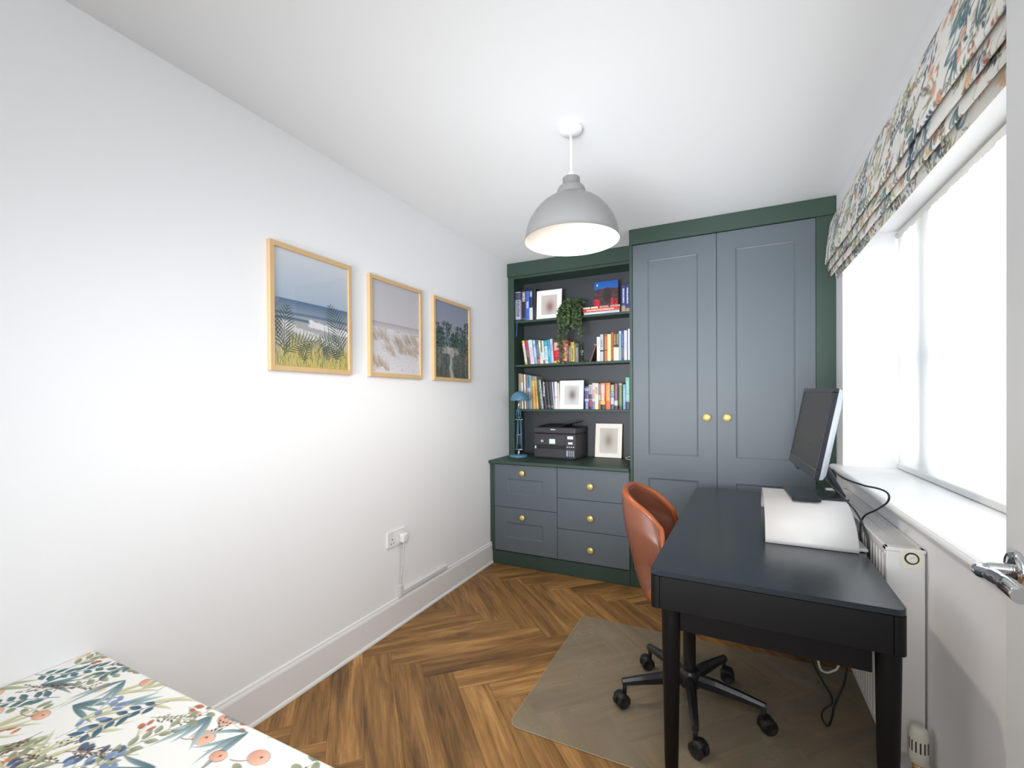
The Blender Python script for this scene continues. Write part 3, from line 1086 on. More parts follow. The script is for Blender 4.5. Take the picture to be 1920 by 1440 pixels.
def shaker(bm, x0, x1, z0, z1, y, t, panels, dep=0.006, mould=0.010):
    """front board with recessed panels: panels = list of (x0, x1, z0, z1)"""
    xs = sorted({x0, x1, *[p[0] for p in panels], *[p[1] for p in panels]})
    zs = sorted({z0, z1, *[p[2] for p in panels], *[p[3] for p in panels]})
    for i in range(len(xs) - 1):
        for j in range(len(zs) - 1):
            cx, cz = (xs[i] + xs[i + 1]) / 2, (zs[j] + zs[j + 1]) / 2
            if any(p[0] < cx < p[1] and p[2] < cz < p[3] for p in panels):
                continue
            bm.faces.new([bm.verts.new(q) for q in ((xs[i], y, zs[j]), (xs[i + 1], y, zs[j]), (xs[i + 1], y, zs[j + 1]), (xs[i], y, zs[j + 1]))])
    for (a, c, e, f) in panels:
        o = [(a, y, e), (c, y, e), (c, y, f), (a, y, f)]
        k = [(a + 0.002, y + dep * 0.5, e + 0.002), (c - 0.002, y + dep * 0.5, e + 0.002), (c - 0.002, y + dep * 0.5, f - 0.002), (a + 0.002, y + dep * 0.5, f - 0.002)]
        i_ = [(a + mould, y + dep, e + mould), (c - mould, y + dep, e + mould), (c - mould, y + dep, f - mould), (a + mould, y + dep, f - mould)]
        for A, B in ((o, k), (k, i_)):
            for q in range(4):
                r = (q + 1) % 4
                bm.faces.new([bm.verts.new(p) for p in (A[q], A[r], B[r], B[q])])
        bm.faces.new([bm.verts.new(p) for p in i_])
    back = y + t
    P = [(x0, z0), (x1, z0), (x1, z1), (x0, z1)]
    for q in range(4):
        r = (q + 1) % 4
        bm.faces.new([bm.verts.new(p) for p in ((P[q][0], back, P[q][1]), (P[r][0], back, P[r][1]), (P[r][0], y, P[r][1]), (P[q][0], y, P[q][1]))])
    bm.faces.new([bm.verts.new((p[0], back, p[1])) for p in P])
    bmesh.ops.remove_doubles(bm, verts=bm.verts[:], dist=1e-5)


for (x0, x1, z0, z1, pan, kz) in ((-1.646, -1.1385, 0.449, 0.771, (-1.546, -1.245, 0.548, 0.666), 0.716),
                                  (-1.646, -1.1385, 0.114, 0.4455, (-1.549, -1.247, 0.217, 0.334), 0.384),
                                  (-1.1345, -0.6245, 0.557, 0.771, None, 0.657),
                                  (-1.1345, -0.6245, 0.3375, 0.5535, None, 0.435),
                                  (-1.1345, -0.6245, 0.114, 0.334, None, 0.213)):
    b = nbm()
    shaker(b, x0, x1, z0, z1, DF, 0.0205, [pan] if pan else [])
    d_ = obj('drawer', b, M['slate'], cab)
    knob(d_, (x0 + x1) / 2 - (0.014 if pan else 0.007), DF, kz, 0.0195 if pan else 0.0215)

b = nbm()
box(b, (CX0 + 0.001, 3.032, 0.7775), (CX1 - 0.0005, YB - 0.001, 0.799), 0.002)
tag(obj('worktop', b, M['green']), 'dark green painted worktop over the drawers, holding the printer', 'worktop')

# open bookshelves above
SX0, SX1, SY, SB = -1.635, -0.620, 3.39, 3.592
hutch = thing('bookcase', 'dark green fitted bookcase with four open bays beside the wardrobe', 'bookcase', (-1.155, 3.5, 0.799))
b = nbm(); box(b, (CX0 + 0.001, SY, 0.799), (SX0, YB - 0.001, 2.398), 0.001); obj('side_panel', b, M['green'], hutch)
b = nbm(); box(b, (SX1 - 0.018, SY, 0.799), (SX1, YB - 0.001, 2.398), 0.001); obj('side_panel', b, M['green'], hutch)
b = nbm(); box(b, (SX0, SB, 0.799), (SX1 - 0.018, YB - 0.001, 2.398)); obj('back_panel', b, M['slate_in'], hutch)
b = nbm(); box(b, (SX0, SY + 0.002, 2.270), (SX1 - 0.018, SB, 2.290)); obj('top_panel', b, M['green'], hutch)
b = nbm()
extrude_profile(b, [(3.376, 2.2925), (3.376, 2.398), (3.42, 2.398), (3.42, 2.2905), (3.388, 2.2905), (3.384, 2.2885), (3.379, 2.2885)], 'X', CX0 + 0.001, SX1)
obj('cornice', b, M['green'], hutch)
SHELF = (1.924, 1.557, 1.185)
for z in SHELF:
    b = nbm(); box(b, (SX0, 3.418, z - 0.018), (SX1 - 0.018, SB, z), 0.001); obj('shelf', b, M['green'], hutch)

# wardrobe
WF = 3.075
ward = thing('wardrobe', 'tall slate grey two door wardrobe in a dark green surround', 'wardrobe', (-0.045, 3.35, 0))
b = nbm()
box(b, (-0.6185, WF, 0.104), (-0.601, YB - 0.001, 2.296))
box(b, (0.433, WF + 0.004, 0.104), (XR - 0.001, 3.12, 2.296))
box(b, (-0.601, 3.11, 0.104), (0.433, YB - 0.001, 2.296))
obj('carcass', b, M['green'], ward)
b = nbm(); box(b, (-0.6185, 3.070, 0.0), (XR - 0.002, 3.12, 0.1035), 0.002); obj('plinth', b, M['green'], ward)
b = nbm()
extrude_profile(b, [(3.068, 2.297), (3.068, 2.398), (3.12, 2.398), (3.12, 2.2965), (3.074, 2.2965), (3.071, 2.2955)], 'X', -0.6185, XR - 0.001)
obj('cornice', b, M['green'], ward)
for (x0, x1, pans, kx) in ((-0.5985, -0.0870, [(-0.500, -0.193, 0.897, 2.185), (-0.500, -0.193, 0.205, 0.741)], -0.1425),
                           (-0.0835, 0.4310, [(0.020, 0.331, 0.897, 2.185), (0.020, 0.331, 0.205, 0.741)], -0.0285)):
    b = nbm()
    shaker(b, x0, x1, 0.108, 2.2935, 3.083, 0.022, pans)
    d_ = obj('door', b, M['slate'], ward)
    knob(d_, kx, 3.083, 1.1455, 0.0225)

# ------------------------------------------------------------------ large furniture
# desk (stands very slightly askew to the window wall)
DA, DP = -1.6, (0.08, 1.43, 0)


def dobj(name, bm, m, parent):
    rot_z(bm, DA, DP)
    return obj(name, bm, m, parent)


desk = thing('desk', 'black wooden desk with round tapered legs beside the radiator', 'desk', (0.1, 2.14, 0))
DX0, DX1, DY0, DY1 = -0.230, 0.388, 1.422, 2.872
b = nbm(); prism(b, round_rect(DX0, DY0, DX1, DY1, 0.022), 0.7245, 0.740, 0.004, 3)
dobj('tabletop', b, M['desk_top'], desk)
# apron: two rounded corner posts per end with panels between, long rails along the sides
for (x0, x1, y0, y1) in ((DX0, DX0 + 0.028, DY0, DY0 + 0.05), (DX1 - 0.028, DX1, DY0, DY0 + 0.05), (DX0, DX0 + 0.028, DY1 - 0.05, DY1), (DX1 - 0.028, DX1, DY1 - 0.05, DY1)):
    b = nbm()
    vs = box(b, (x0, y0, 0.6235), (x1, y1, 0.7225))
    ed = [e for e in b.edges if all(v in vs for v in e.verts) and abs(e.verts[0].co.z - e.verts[1].co.z) > 0.05
          and abs(e.verts[0].co.x - (DX0 if x0 == DX0 else DX1)) < 1e-6 and abs(e.verts[0].co.y - (DY0 if y0 == DY0 else DY1)) < 1e-6]
    bmesh.ops.bevel(b, geom=ed, offset=0.02, segments=5, affect='EDGES', profile=0.5)
    dobj('corner_post', b, M['desk'], desk)
for y0, y1 in ((DY0 + 0.001, DY0 + 0.02), (DY1 - 0.02, DY1 - 0.001)):
    b = nbm(); box(b, (DX0 + 0.029, y0, 0.6235), (DX1 - 0.029, y1, 0.7225), 0.001); dobj('end_panel', b, M['desk'], desk)
for x0, x1 in ((DX0 + 0.001, DX0 + 0.02), (DX1 - 0.02, DX1 - 0.001)):
    b = nbm(); box(b, (x0, DY0 + 0.051, 0.6235), (x1, DY1 - 0.051, 0.7225), 0.001); dobj('side_rail', b, M['desk'], desk)
b = nbm(); box(b, (DX0 + 0.082, DY0 + 0.052, 0.545), (DX1 - 0.062, DY0 + 0.07, 0.7225)); dobj('leg_rail', b, M['desk'], desk)
b = nbm(); box(b, (DX0 + 0.082, DY1 - 0.07, 0.545), (DX1 - 0.062, DY1 - 0.052, 0.7225)); dobj('leg_rail', b, M['desk'], desk)
for (x, y) in ((DX0 + 0.054, DY0 + 0.056), (DX1 - 0.028, DY0 + 0.056), (DX0 + 0.054, DY1 - 0.056), (DX1 - 0.028, DY1 - 0.056)):
    b = nbm()
    lathe(b, [(0, 0.004), (0.0165, 0.004), (0.018, 0.008), (0.021, 0.15), (0.0245, 0.35), (0.0275, 0.55), (0.0285, 0.66), (0.0285, 0.7225), (0, 0.7225)], (x, y, 0), 28)
    dobj('leg', b, M['desk'], desk)

# chair mat
b = nbm(); prism(b, round_rect(-0.787, 1.553, 0.510, 2.534, 0.045, 8), 0.0012, 0.0030)
cm = obj('chair_mat', b, M['chair_mat'])
tag(cm, 'frosted clear plastic chair mat under the desk chair', 'mat')
b = nbm()
rr = round_rect(-0.787, 1.553, 0.510, 2.534, 0.045, 8)
ri = round_rect(-0.784, 1.556, 0.507, 2.531, 0.042, 8)
va = [b.verts.new((x, y, 0.0031)) for x, y in rr]
vb = [b.verts.new((x, y, 0.0035)) for x, y in ri]
bridge(b, va, vb, False)
obj('mat_rim', b, M['mat_edge'], cm)

# office chair
HX, HY = -0.161, 1.978
MZ = 0.0035
chair = thing('office_chair', 'tan leather swivel chair on a black five star castor base', 'chair', (HX, HY, MZ))
b = nbm()
lathe(b, [(0, 0.085), (0.040, 0.085), (0.042, 0.09), (0.042, 0.135), (0.036, 0.15), (0.030, 0.155), (0, 0.155)], (HX, HY, MZ), 28)
obj('hub', b, M['black_metal'], chair)
b = nbm()
lathe(b, [(0.0245, 0.15), (0.0245, 0.315), (0.030, 0.318), (0.030, 0.332), (0.016, 0.336), (0.016, 0.425), (0, 0.425)], (HX, HY, MZ), 28)
obj('gas_lift', b, M['black_metal'], chair)
for k in range(5):
    a = math.radians(-9.5 + 72 * k)
    d = Vector((math.cos(a), math.sin(a), 0))
    n = Vector((-d.y, d.x, 0))
    o = Vector((HX, HY, MZ))
    b = nbm()
    pts = [o + d * r + Vector((0, 0, z)) for r, z in ((0.036, 0.116), (0.10, 0.116), (0.20, 0.108), (0.272, 0.100), (0.278, 0.099))]
    prev = None
    for p, w, h in zip(pts, (0.019, 0.019, 0.0155, 0.0125, 0.0115), (0.022, 0.021, 0.016, 0.0125, 0.0115)):
        r = [b.verts.new(p + n * (w * cu) + Vector((0, 0, h * cv))) for cu, cv in ((-1, -0.75), (-0.8, -1), (0.8, -1), (1, -0.75), (1, 0.3), (0.45, 1), (-0.45, 1), (-1, 0.3))]
        if prev:
            bridge(b, prev, r, False)
        else:
            b.faces.new(r)
        prev = r
    b.faces.new(prev)
    leg = obj('base_leg', b, M['black_metal'], chair)
    # castor: stem, hood over two wheels
    cs = o + d * 0.268
    sw = a + math.radians((35, -60, 75, 20, 50)[k])
    t = Vector((math.cos(sw), math.sin(sw), 0))
    ax = Vector((-t.y, t.x, 0))
    c = cs + t * 0.016 + Vector((0, 0, 0.0275))
    b = nbm()
    tube(b, [cs + Vector((0, 0, 0.052)), cs + Vector((0, 0, 0.094))], 0.0085, 12)
    for sgn in (-1, 1):                              # two wheel discs
        pr = [(0.0, 0.007), (0.022, 0.007), (0.0265, 0.010), (0.0272, 0.014), (0.0272, 0.021), (0.0245, 0.024), (0.019, 0.0245), (0.018, 0.0235), (0.0, 0.0235)]
        prev = None
        for rad, h in pr:
            cc = c + ax * (sgn * h)
            if rad == 0:
                row = [b.verts.new(cc)]
            else:
                row = ring(b, cc, t, Vector((0, 0, 1)), rad, 20)
            if prev is not None:
                for i in range(20):
                    j = (i + 1) % 20
                    if len(prev) == 1:
                        f = b.faces.new((prev[0], row[i], row[j]))
                    elif len(row) == 1:
                        f = b.faces.new((prev[i], prev[j], row[0]))
                    else:
                        f = b.faces.new((prev[i], prev[j], row[j], row[i]))
                    f.smooth = True
            prev = row
    # hood: an arched shell over the wheels
    rows = []
    for i in range(11):
        th = math.radians(-25 + 165 * i / 10)
        e = t * (-math.cos(th)) + Vector((0, 0, math.sin(th)))
        rows.append([b.verts.new(c + e * r_ + ax * w) for r_, w in ((0.0265, -0.0235), (0.0300, -0.0225), (0.0300, 0.0225), (0.0265, 0.0235))])
    for i in range(10):
        for j in range(4):
            f = b.faces.new((rows[i][j], rows[i][(j + 1) % 4], rows[i + 1][(j + 1) % 4], rows[i + 1][j]))
            f.smooth = True
    b.faces.new(rows[0]); b.faces.new(rows[-1])
    obj('castor', b, M['black_plastic'], leg)

# moulded leather shell: seat flowing into a wrapped backrest
prof = smooth_path([(0.155, 0, 0.460), (0.135, 0, 0.486), (0.05, 0, 0.485), (-0.06, 0, 0.474), (-0.128, 0, 0.481), (-0.166, 0, 0.512), (-0.193, 0, 0.57), (-0.215, 0, 0.65), (-0.233, 0, 0.73), (-0.246, 0, 0.81), (-0.250, 0, 0.880)], 4)
NU = 24


def shell_pt(t, u):
    """t 0..1 along the profile, u -1..1 across"""
    au = abs(u)
    back = min(1.0, max(0.0, (t - 0.40) / 0.25))
    tt = t * (1 - back * (0.150 * au ** 2.8 + 0.05 * max(0.0, (au - 0.8) / 0.2) ** 2) * max(0.0, (t - 0.45) / 0.55)) if t > 0.45 else t
    f = tt * (len(prof) - 1)
    i = min(int(f), len(prof) - 2)
    p = prof[i].lerp(prof[i + 1], f - i)
    d = (prof[min(i + 2, len(prof) - 1)] - prof[max(i - 1, 0)]).normalized()
    nrm = Vector((d.z, 0, -d.x))
    if nrm.x + nrm.z * 2 < 0 or (back > 0.5 and nrm.x < 0):
        nrm = -nrm
    hw = 0.225 * (1 - 0.06 * back) * (1 - 0.35 * max(0, (0.12 - t) / 0.12) ** 2) * (1 - 0.14 * max(0, (t - 0.85) / 0.15))
    wing = 0.030 * (1 - back) + 0.150 * back
    y = hw * math.sin(u * PI / 2 * 0.92) / math.sin(PI / 2 * 0.92)
    q = p + nrm * (wing * au ** 2.7)
    return Vector((HX + q.x, HY + y, MZ + q.z)), nrm


b = nbm()
NT = 44
G = [[None] * (NU + 1) for _ in range(NT + 1)]
for i in range(NT + 1):
    for j in range(NU + 1):
        G[i][j] = b.verts.new(shell_pt(i / NT, -1 + 2 * j / NU)[0])
for i in range(NT):
    for j in range(NU):
        f = b.faces.new((G[i][j], G[i][j + 1], G[i + 1][j + 1], G[i + 1][j]))
        f.smooth = True
border = [(0, j) for j in range(NU + 1)] + [(i, NU) for i in range(1, NT + 1)] + [(NT, j) for j in range(NU - 1, -1, -1)] + [(i, 0) for i in range(NT - 1, 0, -1)]
rim_pts = [G[i][j].co.copy() for i, j in border]
shell = obj('seat_shell', b, M['leather'], chair)
sm = shell.modifiers.new('thickness', 'SOLIDIFY')
sm.thickness = 0.026
sm.offset = 0.0
sm.use_even_offset = True
sub = shell.modifiers.new('smooth', 'SUBSURF')
sub.levels = 1
sub.render_levels = 1
b = nbm()
rim_pts.append(rim_pts[0])
tube(b, rim_pts, 0.0130, 10, caps=False)
obj('edge_piping', b, M['piping'], chair)
b = nbm(); box(b, (HX - 0.09, HY - 0.08, 0.428), (HX + 0.07, HY + 0.08, 0.462), 0.006); obj('seat_plate', b, M['black_metal'], chair)

# radiator below the sill
rad = thing('radiator', 'white panel radiator with a grille top under the window sill', 'radiator', (0.475, 2.25, 0.17))
RY_0, RY_1 = 1.765, 2.80
b = nbm()
pr, y, k = [], RY_0 + 0.012, 0
while y < RY_1 - 0.02:
    pr += [(0.4245, y), (0.4245, y + 0.016), (0.4295, y + 0.020), (0.4295, y + 0.029)]
    y += 0.0333
pr += [(0.4245, RY_1 - 0.012), (0.433, RY_1 - 0.012), (0.433, RY_0 + 0.012)]
prism(b, pr, 0.185, 0.775)
obj('front_panel', b, M['rad'], rad)
for z0, z1 in ((0.772, 0.792), (0.17, 0.188)):
    b = nbm(); box(b, (0.423, RY_0 + 0.012, z0), (0.434, RY_1 - 0.012, z1), 0.003); obj('panel_header', b, M['rad'], rad)
b = nbm(); box(b, (0.503, RY_0 + 0.012, 0.172), (0.514, RY_1 - 0.012, 0.79), 0.002); obj('back_panel', b, M['rad'], rad)
for y0 in (RY_0, RY_1 - 0.012):
    b = nbm(); box(b, (0.4235, y0, 0.172), (0.5185, y0 + 0.012, 0.789), 0.004, 2); obj('side_panel', b, M['rad'], rad)
b = nbm()
box(b, (0.4225, RY_0 + 0.0005, 0.789), (0.432, RY_1, 0.801), 0.002)
box(b, (0.509, RY_0 + 0.0005, 0.789), (0.5195, RY_1, 0.801), 0.002)
for y0 in (RY_0 - 0.0005, RY_1 - 0.03):
    box(b, (0.4225, y0, 0.789), (0.5195, y0 + 0.03, 0.801), 0.002)
box(b, (0.469, RY_0 + 0.03, 0.789), (0.473, RY_1 - 0.03, 0.799))
obj('top_frame', b, M['rad'], rad)
b = nbm()
y = RY_0 + 0.034
while y < RY_1 - 0.034:
    for x0, x1 in ((0.4325, 0.4685), (0.4735, 0.5085)):
        box(b, (x0, y, 0.789), (x1, y + 0.0055, 0.797))
    y += 0.0115
g_ = obj('top_grille', b, M['rad'], rad)
g_['kind'] = 'stuff'
b = nbm(); box(b, (0.435, RY_0 + 0.013, 0.20), (0.502, RY_1 - 0.013, 0.70)); obj('convector_core', b, M['dark_hole'], rad)
b = nbm()
prism(b, round_rect(0.4565, 0.744, 0.5125, 0.797, 0.010), 0, 0.004, 0.0015)
for v in b.verts:
    v.co = Vector((v.co.x, RY_0 - v.co.z, v.co.y))
pl_ = obj('vent_plate', b, M['cream'], rad)
b = nbm()
lathe(b, [(0, 0.004), (0.0180, 0.004), (0.0180, 0.0055), (0.0162, 0.0055), (0.0158, 0.0045), (0, 0.0045)], (0.4845, RY_0, 0.774), 28, 'Y')
obj('vent_ring', b, M['dark_hole'], pl_)
b = nbm()
lathe(b, [(0, 0.0045), (0.0142, 0.0046), (0.0132, 0.010), (0.006, 0.0115), (0.0055, 0.0095), (0, 0.0095)], (0.4845, RY_0, 0.774), 24, 'Y')
obj('vent_plug', b, M['cream'], pl_)
b = nbm()
lathe(b, [(0, 0.296), (0.012, 0.2955), (0.019, 0.289), (0.0225, 0.276), (0.0228, 0.205), (0.0215, 0.192), (0.018, 0.186), (0, 0.186)], (0.487, 1.712, 0), 30)
trv = obj('thermostat_head', b, M['cream'], rad)
b = nbm()
for i in range(14):
    a = 2 * PI * i / 14 + 0.1
    cx, cy = 0.487 + 0.0218 * math.cos(a), 1.712 + 0.0218 * math.sin(a)
    d = Vector((-math.sin(a), math.cos(a), 0)) * 0.0017
    e = Vector((math.cos(a), math.sin(a), 0))
    o = Vector((cx, cy, 0))
    q = [o - d + e * 0.0012 + Vector((0, 0, z)) for z in (0.226, 0.258)] + [o + d + e * 0.0012 + Vector((0, 0, z)) for z in (0.258, 0.226)]
    q2 = [p - e * 0.004 for p in q]
    A = [b.verts.new(p) for p in q]
    B = [b.verts.new(p) for p in q2]
    b.faces.new(A)
    b.faces.new(list(reversed(B)))
    bridge(b, A, B, False)
obj('head_slot', b, M['dark_hole'], trv)
b = nbm()
tube(b, [(0.487, 1.712, 0.15), (0.487, 1.712, 0.186)], [0.013, 0.0165], 18)
tube(b, [(0.487, 1.712, 0.152), (0.5225, 1.712, 0.152)], 0.0075, 14)
tube(b, [(0.487, 1.712, 0.168), (0.487, 1.740, 0.190), (0.487, 1.775, 0.195)], 0.0085, 14)
obj('valve_body', b, M['bare_brass'], rad)

rad.location.x += 0.005

# ------------------------------------------------------------------ window dressings
# roller blind of thin white fabric with a hem bar
rb_ = thing('roller_blind', 'thin white see through blind pulled down over the window', 'blind', (0.755, 1.96, 0.907))
b = nbm()
rows = []
for j, z in enumerate((0.93, 1.2, 1.5, 1.8, 2.085)):
    rows.append([b.verts.new((0.757 + 0.0025 * math.sin(i * 0.55) * math.sin(i * 0.17 + 0.3 * j) + 0.0012 * math.sin(i * 1.7), 1.012 + (2.908 - 1.012) * i / 190, z)) for i in range(191)])
for j in range(4):
    for i in range(190):
        f = b.faces.new((rows[j][i], rows[j][i + 1], rows[j + 1][i + 1], rows[j + 1][i]))
        f.smooth = True
obj('blind_fabric', b, M['sheer'], rb_)
b = nbm(); box(b, (0.749, 1.01, 0.9065), (0.765, 2.91, 0.933), 0.004, 2); obj('hem_bar', b, M['gloss_white'], rb_)
b = nbm(); tube(b, [(0.765, 1.003, 2.085), (0.765, 2.917, 2.085)], 0.018, 16); obj('roller_tube', b, M['gloss_white'], rb_)

# roman blind gathered at the head of the window
rom = thing('roman_blind', 'roman blind of floral cotton gathered in three folds above the window', 'blind', (0.49, 1.96, 1.89))
key = [(0.5035, 0, 2.256), (0.494, 0, 2.244), (0.478, 0, 2.205), (0.468, 0, 2.15), (0.461, 0, 2.09), (0.4555, 0, 2.035), (0.4525, 0, 1.996), (0.4530, 0, 1.984), (0.4575, 0, 1.9835), (0.4610, 0, 1.992),
       (0.4650, 0, 2.010), (0.4675, 0, 2.002), (0.4660, 0, 1.975), (0.4645, 0, 1.956), (0.4655, 0, 1.9465), (0.4700, 0, 1.9465), (0.4735, 0, 1.956), (0.4770, 0, 1.974), (0.4795, 0, 1.966), (0.4775, 0, 1.945),
       (0.4760, 0, 1.928), (0.4775, 0, 1.9185), (0.4825, 0, 1.9185), (0.4865, 0, 1.928), (0.4905, 0, 1.948), (0.4945, 0, 1.940), (0.4985, 0, 1.918), (0.5020, 0, 1.8985)]
pth = smooth_path(key, 12)
ss = [0.0]
for i in range(1, len(pth)):
    ss.append(ss[-1] + (pth[i] - pth[i - 1]).length)
ss = np.array(ss)
YA, YE = 1.015, 2.935
cvb = floral(ss[-1], YE - YA, 0.003, 11, 0.86)
# width of the print runs along the drop, its height along the window
pz = np.interp(cvb.x, ss, [p.z for p in pth])
px = np.interp(cvb.x, ss, [p.x for p in pth])
Yg = YA + cvb.y
sag = 0.0035 * np.sin((Yg - YA) * 7.0) * 1.0
P = np.zeros((cvb.ny, cvb.nx, 3))
P[..., 0] = px[None, :] + 0.0012 * np.sin(Yg * 11.0)[:, None] * np.clip((2.2 - pz) * 6, 0, 1)[None, :]
P[..., 1] = Yg[:, None]
P[..., 2] = pz[None, :] + (sag * 0.4)[:, None] * np.clip((2.2 - pz) * 5, 0, 1)[None, :]
grid_obj('folded_fabric', P, cvb.img, M['fabric'], rom)
b = nbm(); box(b, (0.5045, YA, 2.225), (XR - 0.0005, YE, 2.257)); obj('head_rail', b, M['gloss_white'], rom)
b = nbm(); box(b, (0.5065, YA + 0.005, 1.905), (0.5085, YE - 0.005, 2.225)); obj('lining', b, M['lining'], rom)

# ------------------------------------------------------------------ upholstered bench, bottom left
bench = thing('upholstered_bench', 'low bench covered in floral cotton against the left wall', 'bench', (-1.1, 0.25, 0))
BX0, BX1, BY0, BY1 = XL + 0.002, -0.52, -0.15, 0.652
b = nbm(); box(b, (BX0 + 0.012, BY0 + 0.01, 0.0), (BX1 - 0.01, BY1 - 0.012, 0.455), 0.006); obj('bench_body', b, M['lining'], bench)
LIP = 0.05
cvp = floral(BX1 - BX0 + LIP, BY1 - BY0 + LIP, 0.0017, 5, 1.12)
X, Y = np.meshgrid(cvp.x, cvp.y)


def fold(s, full):
    """distance along the cloth -> position across the top and drop over the rounded edge"""
    r = 0.012
    q = np.clip((s - (full - r)) / r, 0, PI / 2)
    pos = np.where(s < full - r, s, full - r + r * np.sin(q))
    drop = np.where(s < full - r, 0, r * (1 - np.cos(q))) + np.clip(s - (full - r + r * PI / 2), 0, None)
    return pos, drop


PX_, DXd = fold(X, BX1 - BX0)
PY_, DYd = fold(Y, BY1 - BY0)
Z = 0.533 - np.maximum(DXd, DYd) + 0.002 * np.sin(X * 9) * np.sin(Y * 8) * np.clip((BX1 - BX0 - X) * 8, 0, 1) * np.clip((BY1 - BY0 - Y) * 8, 0, 1)
grid_obj('bench_top', np.stack([BX0 + PX_, BY0 + PY_, Z], -1), cvp.img, M['fabric'], bench)
b = nbm(); box(b, (BX0, BY0, 0.455), (BX1 - 0.002, BY1 - 0.002, 0.515), 0.010); obj('cushion_side', b, M['lining'], bench)
# ------------------------------------------------------------------ pendant lamp
LX, LY = -0.602, 1.808
pen = thing('pendant_lamp', 'pale grey dome pendant lamp hanging from the ceiling', 'lamp', (LX, LY, ZC))
b = nbm()
lathe(b, [(0.0, 0.0), (0.0475, 0.0), (0.0475, -0.010), (0.044, -0.018), (0.036, -0.024), (0.010, -0.028), (0, -0.028)], (LX, LY, ZC - 0.0005), 36)
obj('ceiling_rose', b, M['white_plastic'], pen)
b = nbm()
for s in (-0.0028, 0.0028):
    tube(b, [(LX + s, LY, ZC - 0.02), (LX + s * 0.8, LY, 2.20)], 0.0022, 8)
obj('flex', b, M['white_plastic'], pen)
b = nbm(); lathe(b, [(0, 2.220), (0.006, 2.220), (0.010, 2.212), (0.0145, 2.194), (0.0145, 2.184), (0, 2.184)], (LX, LY, 0), 24); obj('lamp_holder', b, M['white_plastic'], pen)
outer = [(0.014, 2.1905), (0.034, 2.1905), (0.0362, 2.188), (0.0362, 2.1605), (0.0385, 2.158)]
for i in range(1, 9):
    a = PI / 2 * i / 8
    outer.append((0.0385 + 0.0245 * math.sin(a), 2.113 + 0.045 * math.cos(a)))
outer.append((0.0655, 2.1120))
for i in range(1, 25):
    a = PI / 2 * i / 24
    r = 0.0655 + (0.1925 - 0.0655) * math.sin(a) ** 1.45
    outer.append((r, 1.934 + (2.112 - 1.934) * (math.cos(a) ** 0.98 if i < 24 else 0)))
outer += [(0.1945, 1.931), (0.1975, 1.9285), (0.1975, 1.927)]
b = nbm(); lathe(b, outer, (LX, LY, 0), 64); obj('shade', b, M['shade_out'], pen)
inner = [(0.1968, 1.9268), (0.1915, 1.932)]
for i in range(24, 0, -1):
    a = PI / 2 * i / 24
    r = 0.064 + (0.1905 - 0.064) * math.sin(a) ** 1.45
    inner.append((r, 1.934 + (2.108 - 1.934) * (math.cos(a) ** 0.98 if i < 24 else 0)))
inner += [(0.03, 2.112), (0.0, 2.112)]
b = nbm(); lathe(b, inner, (LX, LY, 0), 64); obj('shade_lining', b, M['shade_in'], pen)
b = nbm()
lathe(b, [(0.0, 2.108), (0.013, 2.108), (0.014, 2.085), (0.018, 2.073), (0.026, 2.058), (0.029, 2.043), (0.026, 2.027), (0.016, 2.017), (0.0, 2.014)], (LX, LY, 0), 24)
obj('bulb', b, M['bulb'], pen)
pl = bpy.data.lights.new('pendant_bulb_light', 'SPOT')
pl.spot_size = math.radians(146)
pl.spot_blend = 0.45
pl.energy = PENDANT_POWER
pl.color = (1.0, 0.88, 0.75)
pl.shadow_soft_size = 0.05
po = bpy.data.objects.new('pendant_bulb_light', pl)
COL.objects.link(po)
po.location = (LX, LY, 1.985)
attach(po, pen)

# ------------------------------------------------------------------ framed prints on the left wall
for (y0, y1, art, seed, lab) in ((1.204, 1.640, art_beach, 0, 'oak framed print of a blue sea beach with palm fronds'),
                                 (1.760, 2.198, art_dunes, 0, 'oak framed print of pale grassy dunes, between the other two prints'),
                                 (2.313, 2.756, art_pines, 0, 'oak framed print of dark green pine trees and a sandy path')):
    z0, z1 = 1.391, 1.922
    fr = thing('framed_print', lab, 'picture', (XL, (y0 + y1) / 2, z0), 'oak framed prints on the left wall')
    b = nbm()
    x0, x1, w = XL + 0.001, XL + 0.020, 0.0215
    outer_ = [(y0, z0), (y1, z0), (y1, z1), (y0, z1)]
    inner_ = [(y0 + w, z0 + w), (y1 - w, z0 + w), (y1 - w, z1 - w), (y0 + w, z1 - w)]
    A0 = [b.verts.new((x0, p[0], p[1])) for p in outer_]
    A1 = [b.verts.new((x1, p[0], p[1])) for p in outer_]
    B1 = [b.verts.new((x1, p[0], p[1])) for p in inner_]
    B0 = [b.verts.new((x0, p[0], p[1])) for p in inner_]
    bridge(b, A0, A1, False); bridge(b, A1, B1, False); bridge(b, B1, B0, False); bridge(b, B0, A0, False)
    bmesh.ops.bevel(b, geom=[e for e in b.edges if all(abs(v.co.x - x1) < 1e-6 for v in e.verts) and len({round(v.co.y, 4) for v in e.verts} & {round(y0, 4), round(y1, 4), round(y0 + w, 4), round(y1 - w, 4)}) > 0],
                    offset=0.0015, segments=1, affect='EDGES')
    obj('frame', b, M['oak'], fr)
    cv = art(y1 - y0 - 2 * w, z1 - z0 - 2 * w, 0.0012)
    flat_print('print', cv, (XL + 0.010, y0 + w, z0 + w), (0, 1, 0), (0, 0, 1), M['art'], fr)
    b = nbm(); box(b, (XL + 0.0125, y0 + w, z0 + w), (XL + 0.0145, y1 - w, z1 - w)); obj('glazing', b, M['picture_glass'], fr)

